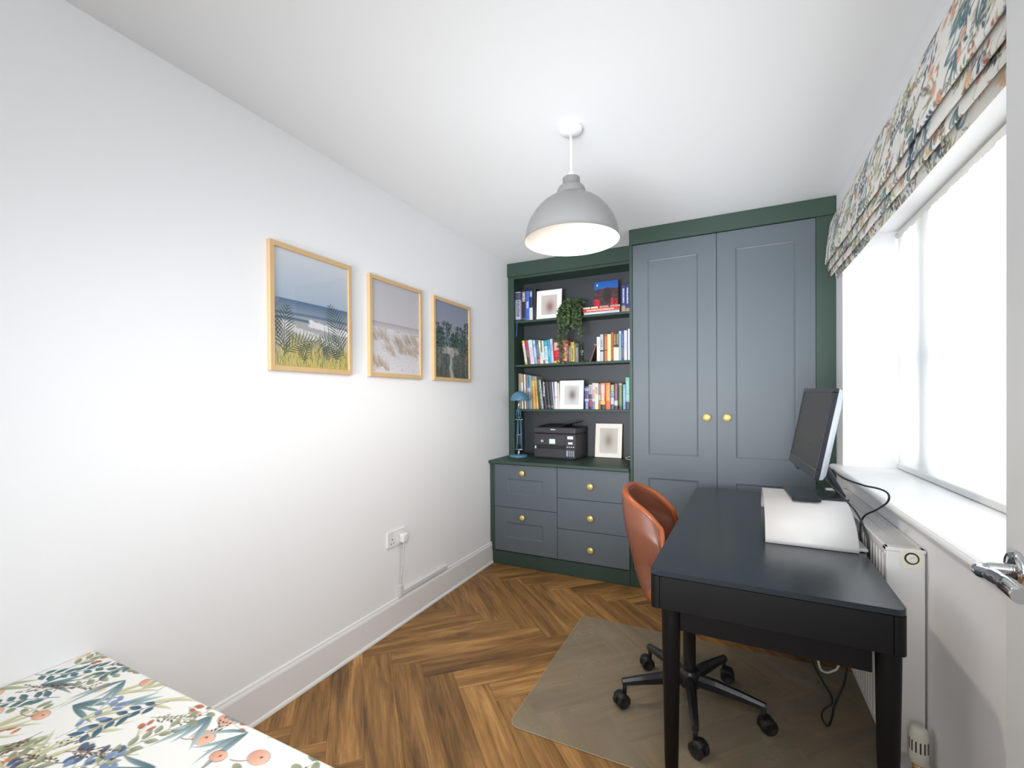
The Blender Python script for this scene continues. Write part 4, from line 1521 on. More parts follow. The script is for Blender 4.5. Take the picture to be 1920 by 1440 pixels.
# ------------------------------------------------------------------ socket, plug and trunking on the left wall
so = thing('power_socket', 'white double wall socket with a plug in its right outlet', 'socket', (XL, 1.967, 0.459))
b = nbm()
prism(b, round_rect(1.893, 0.457, 2.040, 0.543, 0.004), 0, 0.009, 0.002)
for v in b.verts:
    v.co = Vector((XL + 0.0005 + v.co.z, v.co.x, v.co.y))
obj('socket_plate', b, M['white_plastic'], so)
for (dy, dz, w, h) in ((0, 0.006, 0.0028, 0.0045), (-0.011, -0.016, 0.0038, 0.0022), (0.011, -0.016, 0.0038, 0.0022)):
    b = nbm(); box(b, (XL + 0.0092, 1.930 + dy - w, 0.493 + dz - h), (XL + 0.0099, 1.930 + dy + w, 0.493 + dz + h)); obj('pin_hole', b, M['dark_hole'], so)
for yc in (1.953, 1.980):
    b = nbm(); box(b, (XL + 0.009, yc - 0.006, 0.512), (XL + 0.0125, yc + 0.006, 0.532), 0.0015); obj('switch', b, M['white_plastic'], so)
pg = thing('mains_plug', 'white mains plug in the wall socket with its cable running down', 'plug', (XL + 0.03, 2.005, 0.48))
b = nbm(); box(b, (XL + 0.0100, 1.982, 0.468), (XL + 0.043, 2.029, 0.517), 0.009, 3); obj('plug_body', b, M['white_plastic'], pg)
b = nbm(); tube(b, smooth_path([(XL + 0.026, 2.004, 0.470), (XL + 0.026, 2.004, 0.445), (XL + 0.022, 2.001, 0.36), (XL + 0.016, 1.992, 0.27), (XL + 0.012, 1.992, 0.222)], 8), 0.0042, 10); obj('plug_cable', b, M['white_cable'], pg)
tr_ = thing('cable_trunking', 'pale plastic cable trunking along the top of the left skirting', 'trunking', (XL, 2.2, 0.165))
b = nbm(); box(b, (XL + 0.0005, 2.006, 0.164), (XL + 0.017, 2.452, 0.190), 0.003, 2); obj('trunking_run', b, M['grey_trunk'], tr_)
b = nbm(); box(b, (XL + 0.0005, 1.980, 0.163), (XL + 0.0195, 2.010, 0.226), 0.003, 2); obj('trunking_corner', b, M['grey_trunk'], tr_)

# ------------------------------------------------------------------ things on the desk
# monitor riser: a bent white sheet, arched front to back along the window wall
ris = thing('monitor_riser', 'white curved monitor riser standing on the black desk', 'stand', (0.244, 2.17, 0.7415))
sec = [(1.868, 0.7415)]
for i in range(1, 15):
    a = PI / 2 * i / 14
    sec.append((1.868 + 0.215 * (1 - math.cos(a) ** 1.15 if i < 14 else 1), 0.7415 + 0.1265 * math.sin(a) ** 0.98))
sec += [(2.12, 0.868), (2.18, 0.868), (2.24, 0.868)]
for i in range(13, -1, -1):
    a = PI / 2 * i / 14
    sec.append((2.475 - 0.215 * (1 - math.cos(a) ** 1.15), 0.7415 + 0.1265 * math.sin(a) ** 0.98))
b = nbm()
rows = []
n = len(sec)
for i, (y, z) in enumerate(sec):
    ya, za = sec[max(i - 1, 0)]
    yb, zb = sec[min(i + 1, n - 1)]
    d = Vector((0, yb - ya, zb - za)).normalized()
    nr = Vector((0, d.z, -d.y)) * 0.006
    if i in (0, n - 1):
        nr.z = 0
    rows.append([b.verts.new(p) for p in ((0.107, y, z), (0.382, y, z), (0.382, y + nr.y, z + nr.z), (0.107, y + nr.y, z + nr.z))])
for i in range(n - 1):
    for j in range(4):
        f = b.faces.new((rows[i][j], rows[i][(j + 1) % 4], rows[i + 1][(j + 1) % 4], rows[i + 1][j]))
        f.smooth = j in (0, 2)
b.faces.new(rows[0]); b.faces.new(rows[-1])
rot_z(b, DA, (0.244, 1.868, 0))
obj('riser_sheet', b, M['riser'], ris)

b = nbm(); box(b, (0.17, 1.885, 0.7415), (0.4115, 2.14, 0.7535), 0.004, 2)
tag(obj('closed_laptop', b, M['laptop']), 'thin grey laptop corner sticking out under the white riser', 'laptop')

mon = thing('monitor', 'black desktop monitor seen edge on, standing on the white riser', 'monitor', (0.30, 2.2, 0.869))
b = nbm(); box(b, (0.200, 2.035, 0.8692), (0.296, 2.30, 0.8805), 0.003, 2); rot_z(b, 2.0, (0.3, 2.2, 0)); obj('base_plate', b, M['bezel'], mon)
b = nbm(); box(b, (0.292, 2.095, 0.8692), (0.396, 2.27, 0.8775), 0.002, 2); rot_z(b, 2.0, (0.3, 2.2, 0)); obj('base_foot', b, M['bezel'], mon)
b = nbm()
box(b, (-0.009, -0.046, 0), (0.009, 0.046, 0.235), 0.003, 2)
rot_axis(b, -27.0, (0, 0, 0), 'Y')
bmesh.ops.translate(b, verts=b.verts[:], vec=(0.392, 2.195, 0.8745))
obj('neck', b, M['bezel'], mon)
# screen: u runs from the near edge to the far edge, v up, w to the back
pa, pb, pc = Vector((0.268, 1.980, 0.965)), Vector((0.237, 2.470, 0.972)), Vector((0.331, 1.980, 1.302))
eu = (pb - pa).normalized()
ev = (pc - pa)
ev = (ev - eu * ev.dot(eu)).normalized()
ew = eu.cross(ev).normalized()
if ew.x < 0:
    ew = -ew
SWID, SHT = (pb - pa).length, (pc - pa).length


def mon_map(bm):
    for v in bm.verts:
        v.co = pa + eu * v.co.x + ev * v.co.y + ew * v.co.z


b = nbm()
t = 0.017
for p0, p1 in (((0, 0, 0), (SWID, 0.036, 0.019)), ((0, SHT - t, 0), (SWID, SHT, 0.019)), ((0, 0.036, 0), (t, SHT - t, 0.019)), ((SWID - t, 0.036, 0), (SWID, SHT - t, 0.019))):
    box(b, p0, p1, 0.0025, 2)
mon_map(b); obj('bezel', b, M['bezel'], mon)
b = nbm(); box(b, (t, 0.036, 0.0022), (SWID - t, SHT - t, 0.008)); mon_map(b); obj('screen', b, M['screen'], mon)
b = nbm(); box(b, (0.004, 0.0345, -0.0006), (SWID - 0.004, 0.0372, 0.003), 0.0006); mon_map(b); tag(obj('reflection_line', b, M['bare_brass'], mon), 'thin bronze line imitating a reflection above the lower bezel')  # coloured strip standing in for a warm reflection on the bezel
b = nbm()
R0 = [(0, 0), (SWID, 0), (SWID, SHT), (0, SHT)]
rows = []
for w, ins, top in ((0.019, 0.0005, 0), (0.030, 0.003, 0.004), (0.042, 0.020, 0.05), (0.049, 0.06, 0.11)):
    rows.append([b.verts.new((min(max(x, ins), SWID - ins), min(max(y, ins), SHT - ins - top), w)) for x, y in R0])
b.faces.new(list(reversed(rows[0])))
for A, B in zip(rows, rows[1:]):
    bridge(b, A, B, True)
b.faces.new(rows[-1])
mon_map(b); tag(obj('back_shell', b, M['mon_back'], mon), 'pale silver rear shell of the monitor')
b = nbm(); box(b, (SWID * 0.62, -0.010, 0.003), (SWID * 0.74, 0.0005, 0.014), 0.002); mon_map(b); obj('sensor_bump', b, M['bezel'], mon)

b = nbm(); tube(b, smooth_path([(0.312, 2.11, 0.985), (0.322, 2.075, 0.948), (0.355, 2.02, 0.910), (0.392, 1.965, 0.862), (0.4135, 1.93, 0.80), (0.4185, 1.92, 0.75), (0.4185, 1.92, 0.66), (0.410, 1.95, 0.60)], 8), 0.0032, 8)
tag(obj('monitor_cable', b, M['black_cable']), 'black cable draped over the right edge of the white riser', 'cable')
b = nbm(); tube(b, smooth_path([(0.352, 2.125, 0.985), (0.380, 2.11, 0.958), (0.425, 2.03, 0.947), (0.452, 1.955, 0.950), (0.462, 1.90, 0.949), (0.466, 1.885, 0.936), (0.463, 1.90, 0.912), (0.450, 1.965, 0.873), (0.430, 2.02, 0.838), (0.4195, 2.03, 0.80), (0.4190, 2.03, 0.73), (0.417, 2.03, 0.64)], 8), 0.0032, 8)
tag(obj('looped_cable', b, M['black_cable']), 'black cable looping out past the window sill from the monitor', 'cable')
b = nbm(); tube(b, smooth_path([(0.255, 2.03, 0.50), (0.258, 2.0, 0.34), (0.270, 2.0, 0.274), (0.295, 2.0, 0.222), (0.325, 2.0, 0.165), (0.327, 2.004, 0.135), (0.309, 2.004, 0.116), (0.296, 2.004, 0.088), (0.303, 2.004, 0.060), (0.316, 2.003, 0.050), (0.327, 2.0, 0.087), (0.335, 1.996, 0.14), (0.360, 1.996, 0.214), (0.371, 1.996, 0.276), (0.378, 2.0, 0.40), (0.382, 2.01, 0.56)], 8), 0.0040, 8)
tag(obj('hanging_cable', b, M['black_cable']), 'black cable hanging in a twisted loop below the desk', 'cable')
b = nbm(); tube(b, smooth_path([(0.285, 2.10, 0.42), (0.296, 2.10, 0.28), (0.301, 2.10, 0.229), (0.309, 2.10, 0.204), (0.327, 2.10, 0.198), (0.347, 2.10, 0.209), (0.363, 2.10, 0.228), (0.378, 2.10, 0.30), (0.385, 2.10, 0.45)], 8), 0.0042, 8)
tag(obj('white_cable', b, M['white_cable']), 'white cable hanging in a shallow loop below the desk', 'cable')

# ------------------------------------------------------------------ things on the worktop
ZW = 0.7995
# desk lamp: two sprung arms seen end on, dome shade
AX, AY = -1.554, 3.293
lampo = thing('desk_lamp', 'small blue jointed desk lamp at the left end of the worktop', 'lamp', (AX, AY, ZW))
b = nbm(); lathe(b, [(0, 0), (0.068, 0), (0.073, 0.004), (0.073, 0.014), (0.067, 0.021), (0.03, 0.024), (0, 0.024)], (AX, AY, ZW), 40); obj('base', b, M['blue_lamp'], lampo)
b = nbm(); lathe(b, [(0, 0.022), (0.009, 0.022), (0.007, 0.034), (0.0075, 0.048), (0.004, 0.056), (0, 0.056)], (AX + 0.003, AY, ZW), 16)
tube(b, [(AX - 0.028, AY, 0.862), (AX + 0.038, AY, 0.862)], 0.0042, 10)
obj('base_pivot', b, M['silver'], lampo)
b = nbm()
for s in (-1, 1):
    tube(b, [(AX + 0.004 + s * 0.022, AY, 0.857), (AX + 0.002 + s * 0.012, AY + 0.012, 1.105)], 0.0034, 8)
    tube(b, [(AX + 0.004 + s * 0.020, AY + 0.018, 0.870), (AX + 0.002 + s * 0.011, AY + 0.028, 1.10)], 0.0030, 8)
obj('lower_arm', b, M['blue_lamp'], lampo)
b = nbm()
for s in (-1, 1):
    co = [(AX + 0.004 + s * 0.0095 + 0.0032 * math.cos(i * 1.25), AY - 0.002 + 0.0032 * math.sin(i * 1.25), 0.905 + 0.075 * i / 60) for i in range(61)]
    tube(b, co, 0.0013, 5)
tube(b, [(AX - 0.014, AY, 0.982), (AX + 0.021, AY, 0.982)], 0.003, 8)
obj('spring', b, M['silver'], lampo)
b = nbm()
tube(b, [(AX - 0.024, AY + 0.015, 1.104), (AX + 0.026, AY + 0.015, 1.104)], 0.0036, 10)
for s in (-0.025, 0.027):
    lathe(b, [(0, -0.005), (0.006, -0.004), (0.0065, 0.003), (0.003, 0.006), (0, 0.006)], (AX + s, AY + 0.015, 1.104), 12, 'X')
obj('elbow_knob', b, M['silver'], lampo)
b = nbm()
for s in (-1, 1):
    tube(b, [(AX + 0.001 + s * 0.019, AY + 0.008, 1.122), (AX + 0.003 + s * 0.016, AY - 0.004, 1.176)], 0.003, 8)
tube(b, [(AX - 0.018, AY + 0.008, 1.122), (AX + 0.020, AY + 0.008, 1.122)], 0.0028, 8)
tube(b, [(AX - 0.013, AY - 0.004, 1.176), (AX + 0.019, AY - 0.004, 1.176)], 0.0028, 8)
tube(b, [(AX + 0.001, AY + 0.015, 1.104), (AX + 0.002, AY + 0.002, 1.15), (AX + 0.004, AY - 0.004, 1.18)], 0.0045, 8)
obj('upper_arm', b, M['blue_lamp'], lampo)
b = nbm(); tube(b, [(AX + 0.004, AY - 0.004, 1.178), (AX + 0.010, AY - 0.008, 1.262)], [0.0062, 0.0082], 12); obj('lamp_neck', b, M['silver'], lampo)
b = nbm()
hp = [(0.0755 * math.sin(PI / 2 * i / 16), 1.256 + 0.078 * math.cos(PI / 2 * i / 16)) for i in range(17)] + [(0.0735, 1.2565)] + [(0.0735 * math.sin(PI / 2 * i / 16), 1.258 + 0.074 * math.cos(PI / 2 * i / 16)) for i in range(15, -1, -1)]
lathe(b, hp, (AX + 0.017, AY - 0.008, 0), 40)
obj('lamp_shade', b, M['blue_lamp'], lampo)
b = nbm(); lathe(b, [(0.0732, 1.2568), (0.066, 1.272), (0.05, 1.29), (0.02, 1.303), (0, 1.305)], (AX + 0.017, AY - 0.008, 0), 32); obj('shade_lining', b, M['white_plastic'], lampo)

# printer
PXC, PY0, PY1, PYW = -1.2445, 3.298, 3.575, 0.178
prn = thing('printer', 'black multifunction printer on the green worktop', 'printer', (PXC, 3.43, ZW))
PR = []


def pobj(name, bm, m, parent=None):
    rot_z(bm, -2.5, (PXC, 3.43, 0))
    return obj(name, bm, m, parent if parent is not None else prn)


x0, x1 = PXC - PYW, PXC + PYW
b = nbm()
box(b, (x0 + 0.002, PY0 + 0.006, ZW + 0.006), (x1 - 0.002, PY1, ZW + 0.196), 0.006, 2)
box(b, (x0 + 0.012, PY0 + 0.03, ZW), (x1 - 0.012, PY1 - 0.02, ZW + 0.008))
pobj('body', b, M['printer'])
b = nbm(); box(b, (x0, PY0 + 0.002, ZW + 0.198), (x1, PY1 - 0.004, ZW + 0.246), 0.008, 3); pobj('scanner_lid', b, M['printer'])
b = nbm()
extrude_profile(b, [(PY0 + 0.04, ZW + 0.2465), (PY1 - 0.03, ZW + 0.2465), (PY1 - 0.03, ZW + 0.262), (PY0 + 0.06, ZW + 0.256)], 'X', x0 + 0.03, x1 - 0.12)
pobj('document_feeder', b, M['printer_dark'])
b = nbm(); box(b, (-0.155, 3.36, 0), (0, 3.53, 0.005), 0.0015); rot_axis(b, 12.0, (-0.155, 3.4, 0), 'Y')
bmesh.ops.rotate(b, verts=b.verts[:], cent=Vector((-0.155, 3.4, 0)), matrix=Matrix.Rotation(math.radians(-24), 3, 'Y'))
bmesh.ops.translate(b, verts=b.verts[:], vec=(x1 - 0.02, 0, ZW + 0.251))
pobj('paper_input_tray', b, M['printer_dark'])
b = nbm(); box(b, (x0 + 0.03, PY0 + 0.001, ZW + 0.108), (x1 - 0.085, PY0 + 0.010, ZW + 0.186), 0.003, 2); cp = pobj('control_panel', b, M['printer'])
b = nbm(); box(b, (x0 + 0.028, PY0 + 0.0045, ZW + 0.072), (x1 - 0.083, PY0 + 0.012, ZW + 0.106)); pobj('output_slot', b, M['printer_dark'])
b = nbm(); box(b, (x0 + 0.028, PY0 - 0.004, ZW + 0.012), (x1 - 0.084, PY0 + 0.012, ZW + 0.080), 0.004, 2); pobj('paper_cassette', b, M['printer'])
b = nbm(); box(b, (x1 - 0.080, PY0 - 0.006, ZW + 0.010), (x1 - 0.001, PY0 + 0.012, ZW + 0.088), 0.005, 2); tk = pobj('ink_tank_cover', b, M['printer'])
for tx0, tx1 in ((-0.0755, -0.0565), (-0.049, -0.0405), (-0.034, -0.0255), (-0.019, -0.0105)):
    b = nbm(); box(b, (x1 + tx0, PY0 - 0.0072, ZW + 0.026), (x1 + tx1, PY0 - 0.004, ZW + 0.072), 0.0012); pobj('ink_tank', b, M['ink_tank'], tk)
b = nbm(); box(b, (-1.285, PY0 - 0.0004, ZW + 0.118), (-1.2345, PY0 + 0.003, ZW + 0.156), 0.001); pobj('lcd_screen', b, M['lcd'], cp)
b = nbm(); lathe(b, [(0.0055, 0.0), (0.0055, 0.0016), (0.0098, 0.0016), (0.0098, 0.0)], (-1.346, PY0 + 0.001, ZW + 0.138), 28, 'Y', close=True); pobj('power_button', b, M['label_white'], cp)
b = nbm(); box(b, (x1 - 0.068, PY0 + 0.0048, ZW + 0.158), (x1 - 0.022, PY0 + 0.0058, ZW + 0.181)); pobj('sticker', b, M['label_white'])
b = nbm(); box(b, (x1 - 0.062, PY0 + 0.0048, ZW + 0.119), (x1 - 0.026, PY0 + 0.0058, ZW + 0.135)); pobj('sticker', b, M['label_white'])
b = nbm()
for k in range(4):
    box(b, (x1 - 0.073 + k * 0.0165, PY0 + 0.0048, ZW + 0.094), (x1 - 0.065 + k * 0.0165, PY0 + 0.0058, ZW + 0.100))
box(b, (x0 + 0.010, PY0 + 0.0048, ZW + 0.077), (x0 + 0.022, PY0 + 0.0058, ZW + 0.083))
b_ = nbm(); lathe(b_, [(0, 0.0), (0.0065, 0.0), (0.0065, 0.001), (0, 0.001)], (x0 + 0.0165, PY0 + 0.0058, ZW + 0.091), 16, 'Y')
pobj('round_mark', b_, M['label_white'])
pobj('printed_marks', b, M['label_white'])['kind'] = 'stuff'


def lettering(name, text, size, loc, m, parent, rot=(PI / 2, 0, 0), bold=0.0):
    cu = bpy.data.curves.new(name, 'FONT')
    cu.body = text
    cu.size = size
    cu.align_x = 'CENTER'
    cu.align_y = 'CENTER'
    cu.extrude = 0.0003
    cu.offset = bold
    cu.resolution_u = 2
    o = bpy.data.objects.new(name, cu)
    COL.objects.link(o)
    dg = bpy.context.evaluated_depsgraph_get()
    me = bpy.data.meshes.new_from_object(o.evaluated_get(dg))
    bpy.data.objects.remove(o)
    bpy.data.curves.remove(cu)
    me.materials.clear()
    me.materials.append(m)
    o = bpy.data.objects.new(name, me)
    COL.objects.link(o)
    o.location = loc
    o.rotation_euler = rot
    if parent is not None:
        attach(o, parent)
    return o


lettering('logo', 'EPSON', 0.0125, (-1.2585, PY0 + 0.0018, ZW + 0.229), M['label_white'], prn, (PI / 2, 0, math.radians(-2.5)), 0.0004)
# two thin cables lying behind the cream frame
b = nbm(); tube(b, smooth_path([(-0.757, 3.57, 0.803), (-0.735, 3.53, 0.812), (-0.70, 3.51, 0.822), (-0.66, 3.53, 0.830), (-0.645, 3.56, 0.835)], 6), 0.003, 6)
tube(b, smooth_path([(-0.757, 3.565, 0.8025), (-0.73, 3.50, 0.8027), (-0.69, 3.48, 0.804), (-0.655, 3.50, 0.812), (-0.645, 3.55, 0.82)], 6), 0.003, 6)
tag(obj('thin_cable', b, M['cream']), 'thin pale cable beside the cream photo frame on the worktop', 'cable')

# ------------------------------------------------------------------ photo frames
def photo_frame(label, x0, x1, z, h, y, lean, fw, mw, cv_args, fm, edge=None, clip_=False):
    t = thing('photo_frame', label, 'photo frame', ((x0 + x1) / 2, y, z))
    la = math.radians(lean)
    z += 0.0185 * math.sin(la)

    def R(bm):
        rot_axis(bm, -lean, (0, y, z), 'X')
    b = nbm()
    o = [(x0, z), (x1, z), (x1, z + h), (x0, z + h)]
    i_ = [(x0 + fw, z + fw), (x1 - fw, z + fw), (x1 - fw, z + h - fw), (x0 + fw, z + h - fw)]
    A0 = [b.verts.new((p[0], y + 0.014, p[1])) for p in o]
    A1 = [b.verts.new((p[0], y, p[1])) for p in o]
    B1 = [b.verts.new((p[0], y, p[1])) for p in i_]
    B0 = [b.verts.new((p[0], y + 0.014, p[1])) for p in i_]
    for P_, Q_ in ((A0, A1), (A1, B1), (B1, B0), (B0, A0)):
        bridge(b, P_, Q_, False)
    R(b); obj('frame', b, fm, t)
    b = nbm(); box(b, (x0 + fw, y + 0.004, z + fw), (x1 - fw, y + 0.0055, z + h - fw)); R(b); obj('mount', b, M['white_frame'] if fm != M['cream_frame'] else M['cream_frame'], t)
    b = nbm(); box(b, (x0 + 0.004, y + 0.0142, z + 0.003), (x1 - 0.004, y + 0.018, z + h - 0.004)); R(b); obj('back_board', b, M['black_edge'], t)
    if edge:
        b = nbm()
        for p0, p1 in (((x0 - 0.003, y + 0.002, z - 0.0005), (x1 + 0.003, y + 0.016, z + 0.0035)), ((x1 + 0.0003, y + 0.002, z), (x1 + 0.0035, y + 0.016, z + h)), ((x0 - 0.0035, y + 0.002, z), (x0 - 0.0003, y + 0.016, z + h))):
            box(b, p0, p1)
        R(b); obj('frame_edge', b, M['black_edge'], t)
    if clip_:
        b = nbm(); box(b, ((x0 + x1) / 2 - 0.024, y - 0.001, z + h - 0.009), ((x0 + x1) / 2 - 0.020, y + 0.004, z + h + 0.001)); R(b); obj('spring_clip', b, M['silver'], t)
    w_, h_ = x1 - x0 - 2 * mw[0], h - mw[1] - mw[2]
    up = (0, math.sin(la), math.cos(la))
    og = Vector((x0 + mw[0], y + 0.0035 * math.cos(la) + mw[1] * math.sin(la), z + mw[1] * math.cos(la) - 0.0035 * math.sin(la)))
    flat_print('photo', art_blob(w_, h_, 0.004, *cv_args), og, (1, 0, 0), up, M['art'], t)
    b = nbm(); box(b, (x0 + fw, y + 0.0015, z + fw), (x1 - fw, y + 0.0025, z + h - fw)); R(b); obj('glazing', b, M['picture_glass'], t)
    return t


photo_frame('white photo frame with a blurred red toned picture on the top shelf', -1.4515, -1.2345, SHELF[0] + 0.0003, 0.236, 3.437, 4.0, 0.016, (0.040, 0.034, 0.040),
            ((196, 190, 182), (158, 118, 112), (128, 74, 84), 0.55, 0.42), M['white_frame'])
photo_frame('white photo frame with a blurred brown picture on the third shelf down', -1.2535, -1.0555, SHELF[2] + 0.0003, 0.229, 3.437, 4.0, 0.015, (0.038, 0.036, 0.040),
            ((206, 206, 206), (140, 128, 120), (104, 88, 70), 0.55, 0.55), M['white_frame'], clip_=True)
photo_frame('cream photo frame with a black edge leaning on the worktop', -0.990, -0.778, ZW + 0.0008, 0.268, 3.530, 8.0, 0.012, (0.034, 0.034, 0.036),
            ((204, 200, 192), (168, 154, 142), (140, 124, 112), 0.5, 0.55), M['cream_frame'], edge=True)

# ------------------------------------------------------------------ books
_bm = [0]


def book_mat(rgb, bands, txt, lie):
    """printed spine: coloured bands and a line of small lettering marks along it"""
    m, nt, bs = new_mat('printed_spine')
    tc = N(nt, 'ShaderNodeTexCoord')
    sp = N(nt, 'ShaderNodeSeparateXYZ')
    nt.links.new(tc.outputs['Generated'], sp.inputs[0])
    along = sp.outputs[0] if lie else sp.outputs[2]
    across = sp.outputs[2] if lie else sp.outputs[0]
    rp = N(nt, 'ShaderNodeValToRGB')
    rp.color_ramp.interpolation = 'CONSTANT'
    stops = [(0.0, rgb)]
    for z0, z1, c in sorted(bands):
        stops = [s for s in stops if not (z0 <= s[0] < z1)] + [(z0, c)]
        if z1 < 0.995:
            stops.append((z1, rgb))
    stops = sorted({round(p, 3): c for p, c in stops}.items())[:30]
    e = rp.color_ramp.elements
    while len(e) < len(stops):
        e.new(0.5)
    for i, (p, c) in enumerate(stops):
        e[i].position = p
    for i, (p, c) in enumerate(stops):
        e[i].color = L3(c) + (1,)
    nt.links.new(along, rp.inputs[0])
    col = rp.outputs[0]
    if txt:
        z0, z1, c, w = txt
        mp = N(nt, 'ShaderNodeMapping')
        mp.inputs['Scale'].default_value = (70, 1, 4) if lie else (4, 1, 60)
        mp.inputs['Location'].default_value = (_bm[0] * 3.7, 0, _bm[0] * 1.3)
        nt.links.new(tc.outputs['Generated'], mp.inputs[0])
        no = N(nt, 'ShaderNodeTexNoise')
        no.inputs['Scale'].default_value = 1.0
        no.inputs['Detail'].default_value = 1
        nt.links.new(mp.outputs[0], no.inputs[0])

        def step(src, op, v):
            k = N(nt, 'ShaderNodeMath', operation=op)
            k.inputs[1].default_value = v
            nt.links.new(src, k.inputs[0])
            return k.outputs[0]

        def mul(a, b_):
            k = N(nt, 'ShaderNodeMath', operation='MULTIPLY')
            nt.links.new(a, k.inputs[0]); nt.links.new(b_, k.inputs[1])
            return k.outputs[0]
        f = mul(step(no.outputs[0], 'GREATER_THAN', 0.47), mul(step(along, 'GREATER_THAN', z0), step(along, 'LESS_THAN', z1)))
        f = mul(f, mul(step(across, 'GREATER_THAN', 0.5 - w), step(across, 'LESS_THAN', 0.5 + w)))
        mx = N(nt, 'ShaderNodeMix', data_type='RGBA')
        nt.links.new(f, mx.inputs[0])
        nt.links.new(col, mx.inputs[6])
        mx.inputs[7].default_value = L3(c) + (1,)
        col = mx.outputs[2]
    nt.links.new(col, bs.inputs['Base Color'])
    bs.inputs['Roughness'].default_value = 0.42
    _bm[0] += 1
    return m


def book(x, z, t, h, label, group, rgb, bands=(), txt=None, tilt=0.0, y=3.447, depth=None, lie=False, length=None):
    """spine faces the room (-Y); t thickness, h height; lie: flat on its side, length along X"""
    depth = depth or min(0.138, 0.62 * h + 0.015)
    c = 0.0022
    a, hh = (length, t) if lie else (t, h)
    b = nbm()
    if lie:
        box(b, (0, 0.001, 0), (a, depth, c)); box(b, (0, 0.001, t - c), (a, depth, t))
        sp_ = [(0.0035, 0), (0.0012, 0.12 * t), (0, 0.3 * t), (0, 0.7 * t), (0.0012, 0.88 * t), (0.0035, t), (0.006, t), (0.006, 0)]
        extrude_profile(b, sp_, 'X', 0, a)
    else:
        box(b, (0, 0.001, 0), (c, depth, h)); box(b, (t - c, 0.001, 0), (t, depth, h))
        prism(b, [(0, 0.0035), (0.12 * t, 0.0012), (0.3 * t, 0), (0.7 * t, 0), (0.88 * t, 0.0012), (t, 0.0035), (t, 0.006), (0, 0.006)], 0, h)
    p = nbm()
    if lie:
        box(p, (0.003, 0.006, c), (a - 0.003, depth - 0.004, t - c))
    else:
        box(p, (c, 0.006, 0.002), (t - c, depth - 0.004, h - 0.003))
    piv = (0, 0, 0) if tilt >= 0 else (t, 0, 0)
    for q in (b, p):
        if tilt:
            rot_axis(q, -tilt, piv, 'Y')
        bmesh.ops.translate(q, verts=q.verts[:], vec=(x, y, z + 0.0004))
    if tilt:                                         # keep printed bands square to the spine
        pass
    o = obj('book', b, book_mat(rgb, bands, txt, lie))
    tag(o, label, 'book', group)
    obj('page_block', p, M['page'], o)
    return o


def row(z, items, group, gap=0.0006):
    xs = [it['x'] for it in items]
    for i, it in enumerate(items):
        it = dict(it)
        x = it.pop('x')
        t = it.pop('t')
        tl = abs(it.get('tilt', 0.0))
        if i + 1 < len(xs):
            tn = items[i + 1].get('tilt', 0.0)
            lean_in = max(0.0, math.tan(math.radians(tn)) - math.tan(math.radians(tl))) * min(it['h'], items[i + 1]['h'])
            t = max(0.005, min(t, (xs[i + 1] - x - gap - lean_in) * math.cos(math.radians(tl))))
        book(x, z, t, it.pop('h'), it.pop('label'), group, it.pop('rgb'), **it)


W_, K_ = (228, 226, 224), (36, 34, 38)
G1 = 'books at the left of the top shelf'
row(SHELF[0], [
    dict(x=-1.6335, t=0.046, h=0.243, y=3.4195, depth=0.150, rgb=(176, 176, 196), bands=((0.0, 0.05, (60, 58, 84)), (0.72, 0.97, (74, 74, 108))), txt=(0.15, 0.70, (70, 68, 100), 0.34), label='thick navy and white spined book at the far left of the top shelf'),
    dict(x=-1.5870, t=0.0315, h=0.263, rgb=(42, 36, 38), bands=((0.70, 0.74, (150, 120, 70)), (0.05, 0.1, (90, 84, 120))), txt=(0.62, 0.92, (220, 210, 190), 0.36), label='black book with gold and white title on the top shelf'),
    dict(x=-1.5545, t=0.0345, h=0.250, rgb=(62, 98, 184), bands=((0.0, 0.06, (90, 130, 170)),), txt=(0.42, 0.64, (210, 214, 226), 0.28), label='bright blue book, tallest blue spine left of the red photo'),
    dict(x=-1.5190, t=0.0300, h=0.252, rgb=(40, 50, 88), bands=((0.0, 0.42, (206, 206, 204)),), txt=(0.78, 0.95, (200, 204, 214), 0.3), label='navy book with a white lower half on the top shelf'),
    dict(x=-1.4870, t=0.0270, h=0.259, rgb=(30, 32, 40), bands=(), txt=(0.1, 0.3, (70, 72, 80), 0.2), label='plain black book right beside the white frame on the top shelf'),
], G1)
b = nbm(); box(b, (-1.6215, 3.4135, 1.795), (-1.6125, 3.4147, 1.923), 0.0004); rot_axis(b, 3, (-1.617, 3.414, 1.923), 'Y')
tag(obj('ribbon_bookmark', b, M['ribbon']), 'blue ribbon hanging over the edge of the top shelf', 'ribbon')
G2 = 'blue books at the right of the top shelf'
row(SHELF[0], [
    dict(x=-0.7535, t=0.0290, h=0.201, rgb=(48, 54, 122), bands=((0.0, 0.24, (150, 140, 122)),), txt=(0.35, 0.9, (206, 208, 224), 0.22), label='dark blue book with white title, left of the blue pair'),
    dict(x=-0.7235, t=0.0290, h=0.204, rgb=(44, 48, 112), bands=((0.0, 0.22, (176, 168, 170)), (0.05, 0.14, (170, 120, 90))), txt=(0.3, 0.9, (206, 208, 224), 0.2), label='dark blue book with white title, next to the wardrobe'),
], G2)
G3 = 'books lying flat on the top shelf'
book(-1.046, SHELF[0], 0.0195, 0, 'pale blue book lying flat at the bottom of the stack', G3, (202, 214, 228), (), (0.6, 0.95, (160, 180, 206), 0.2), y=3.437, depth=0.135, lie=True, length=0.279)
book(-1.052, SHELF[0] + 0.0200, 0.0270, 0, 'red book lying flat in the middle of the stack', G3, (202, 56, 44), ((0.94, 1.0, (176, 40, 36)),), (0.10, 0.84, (246, 206, 184), 0.24), y=3.433, depth=0.137, lie=True, length=0.288)
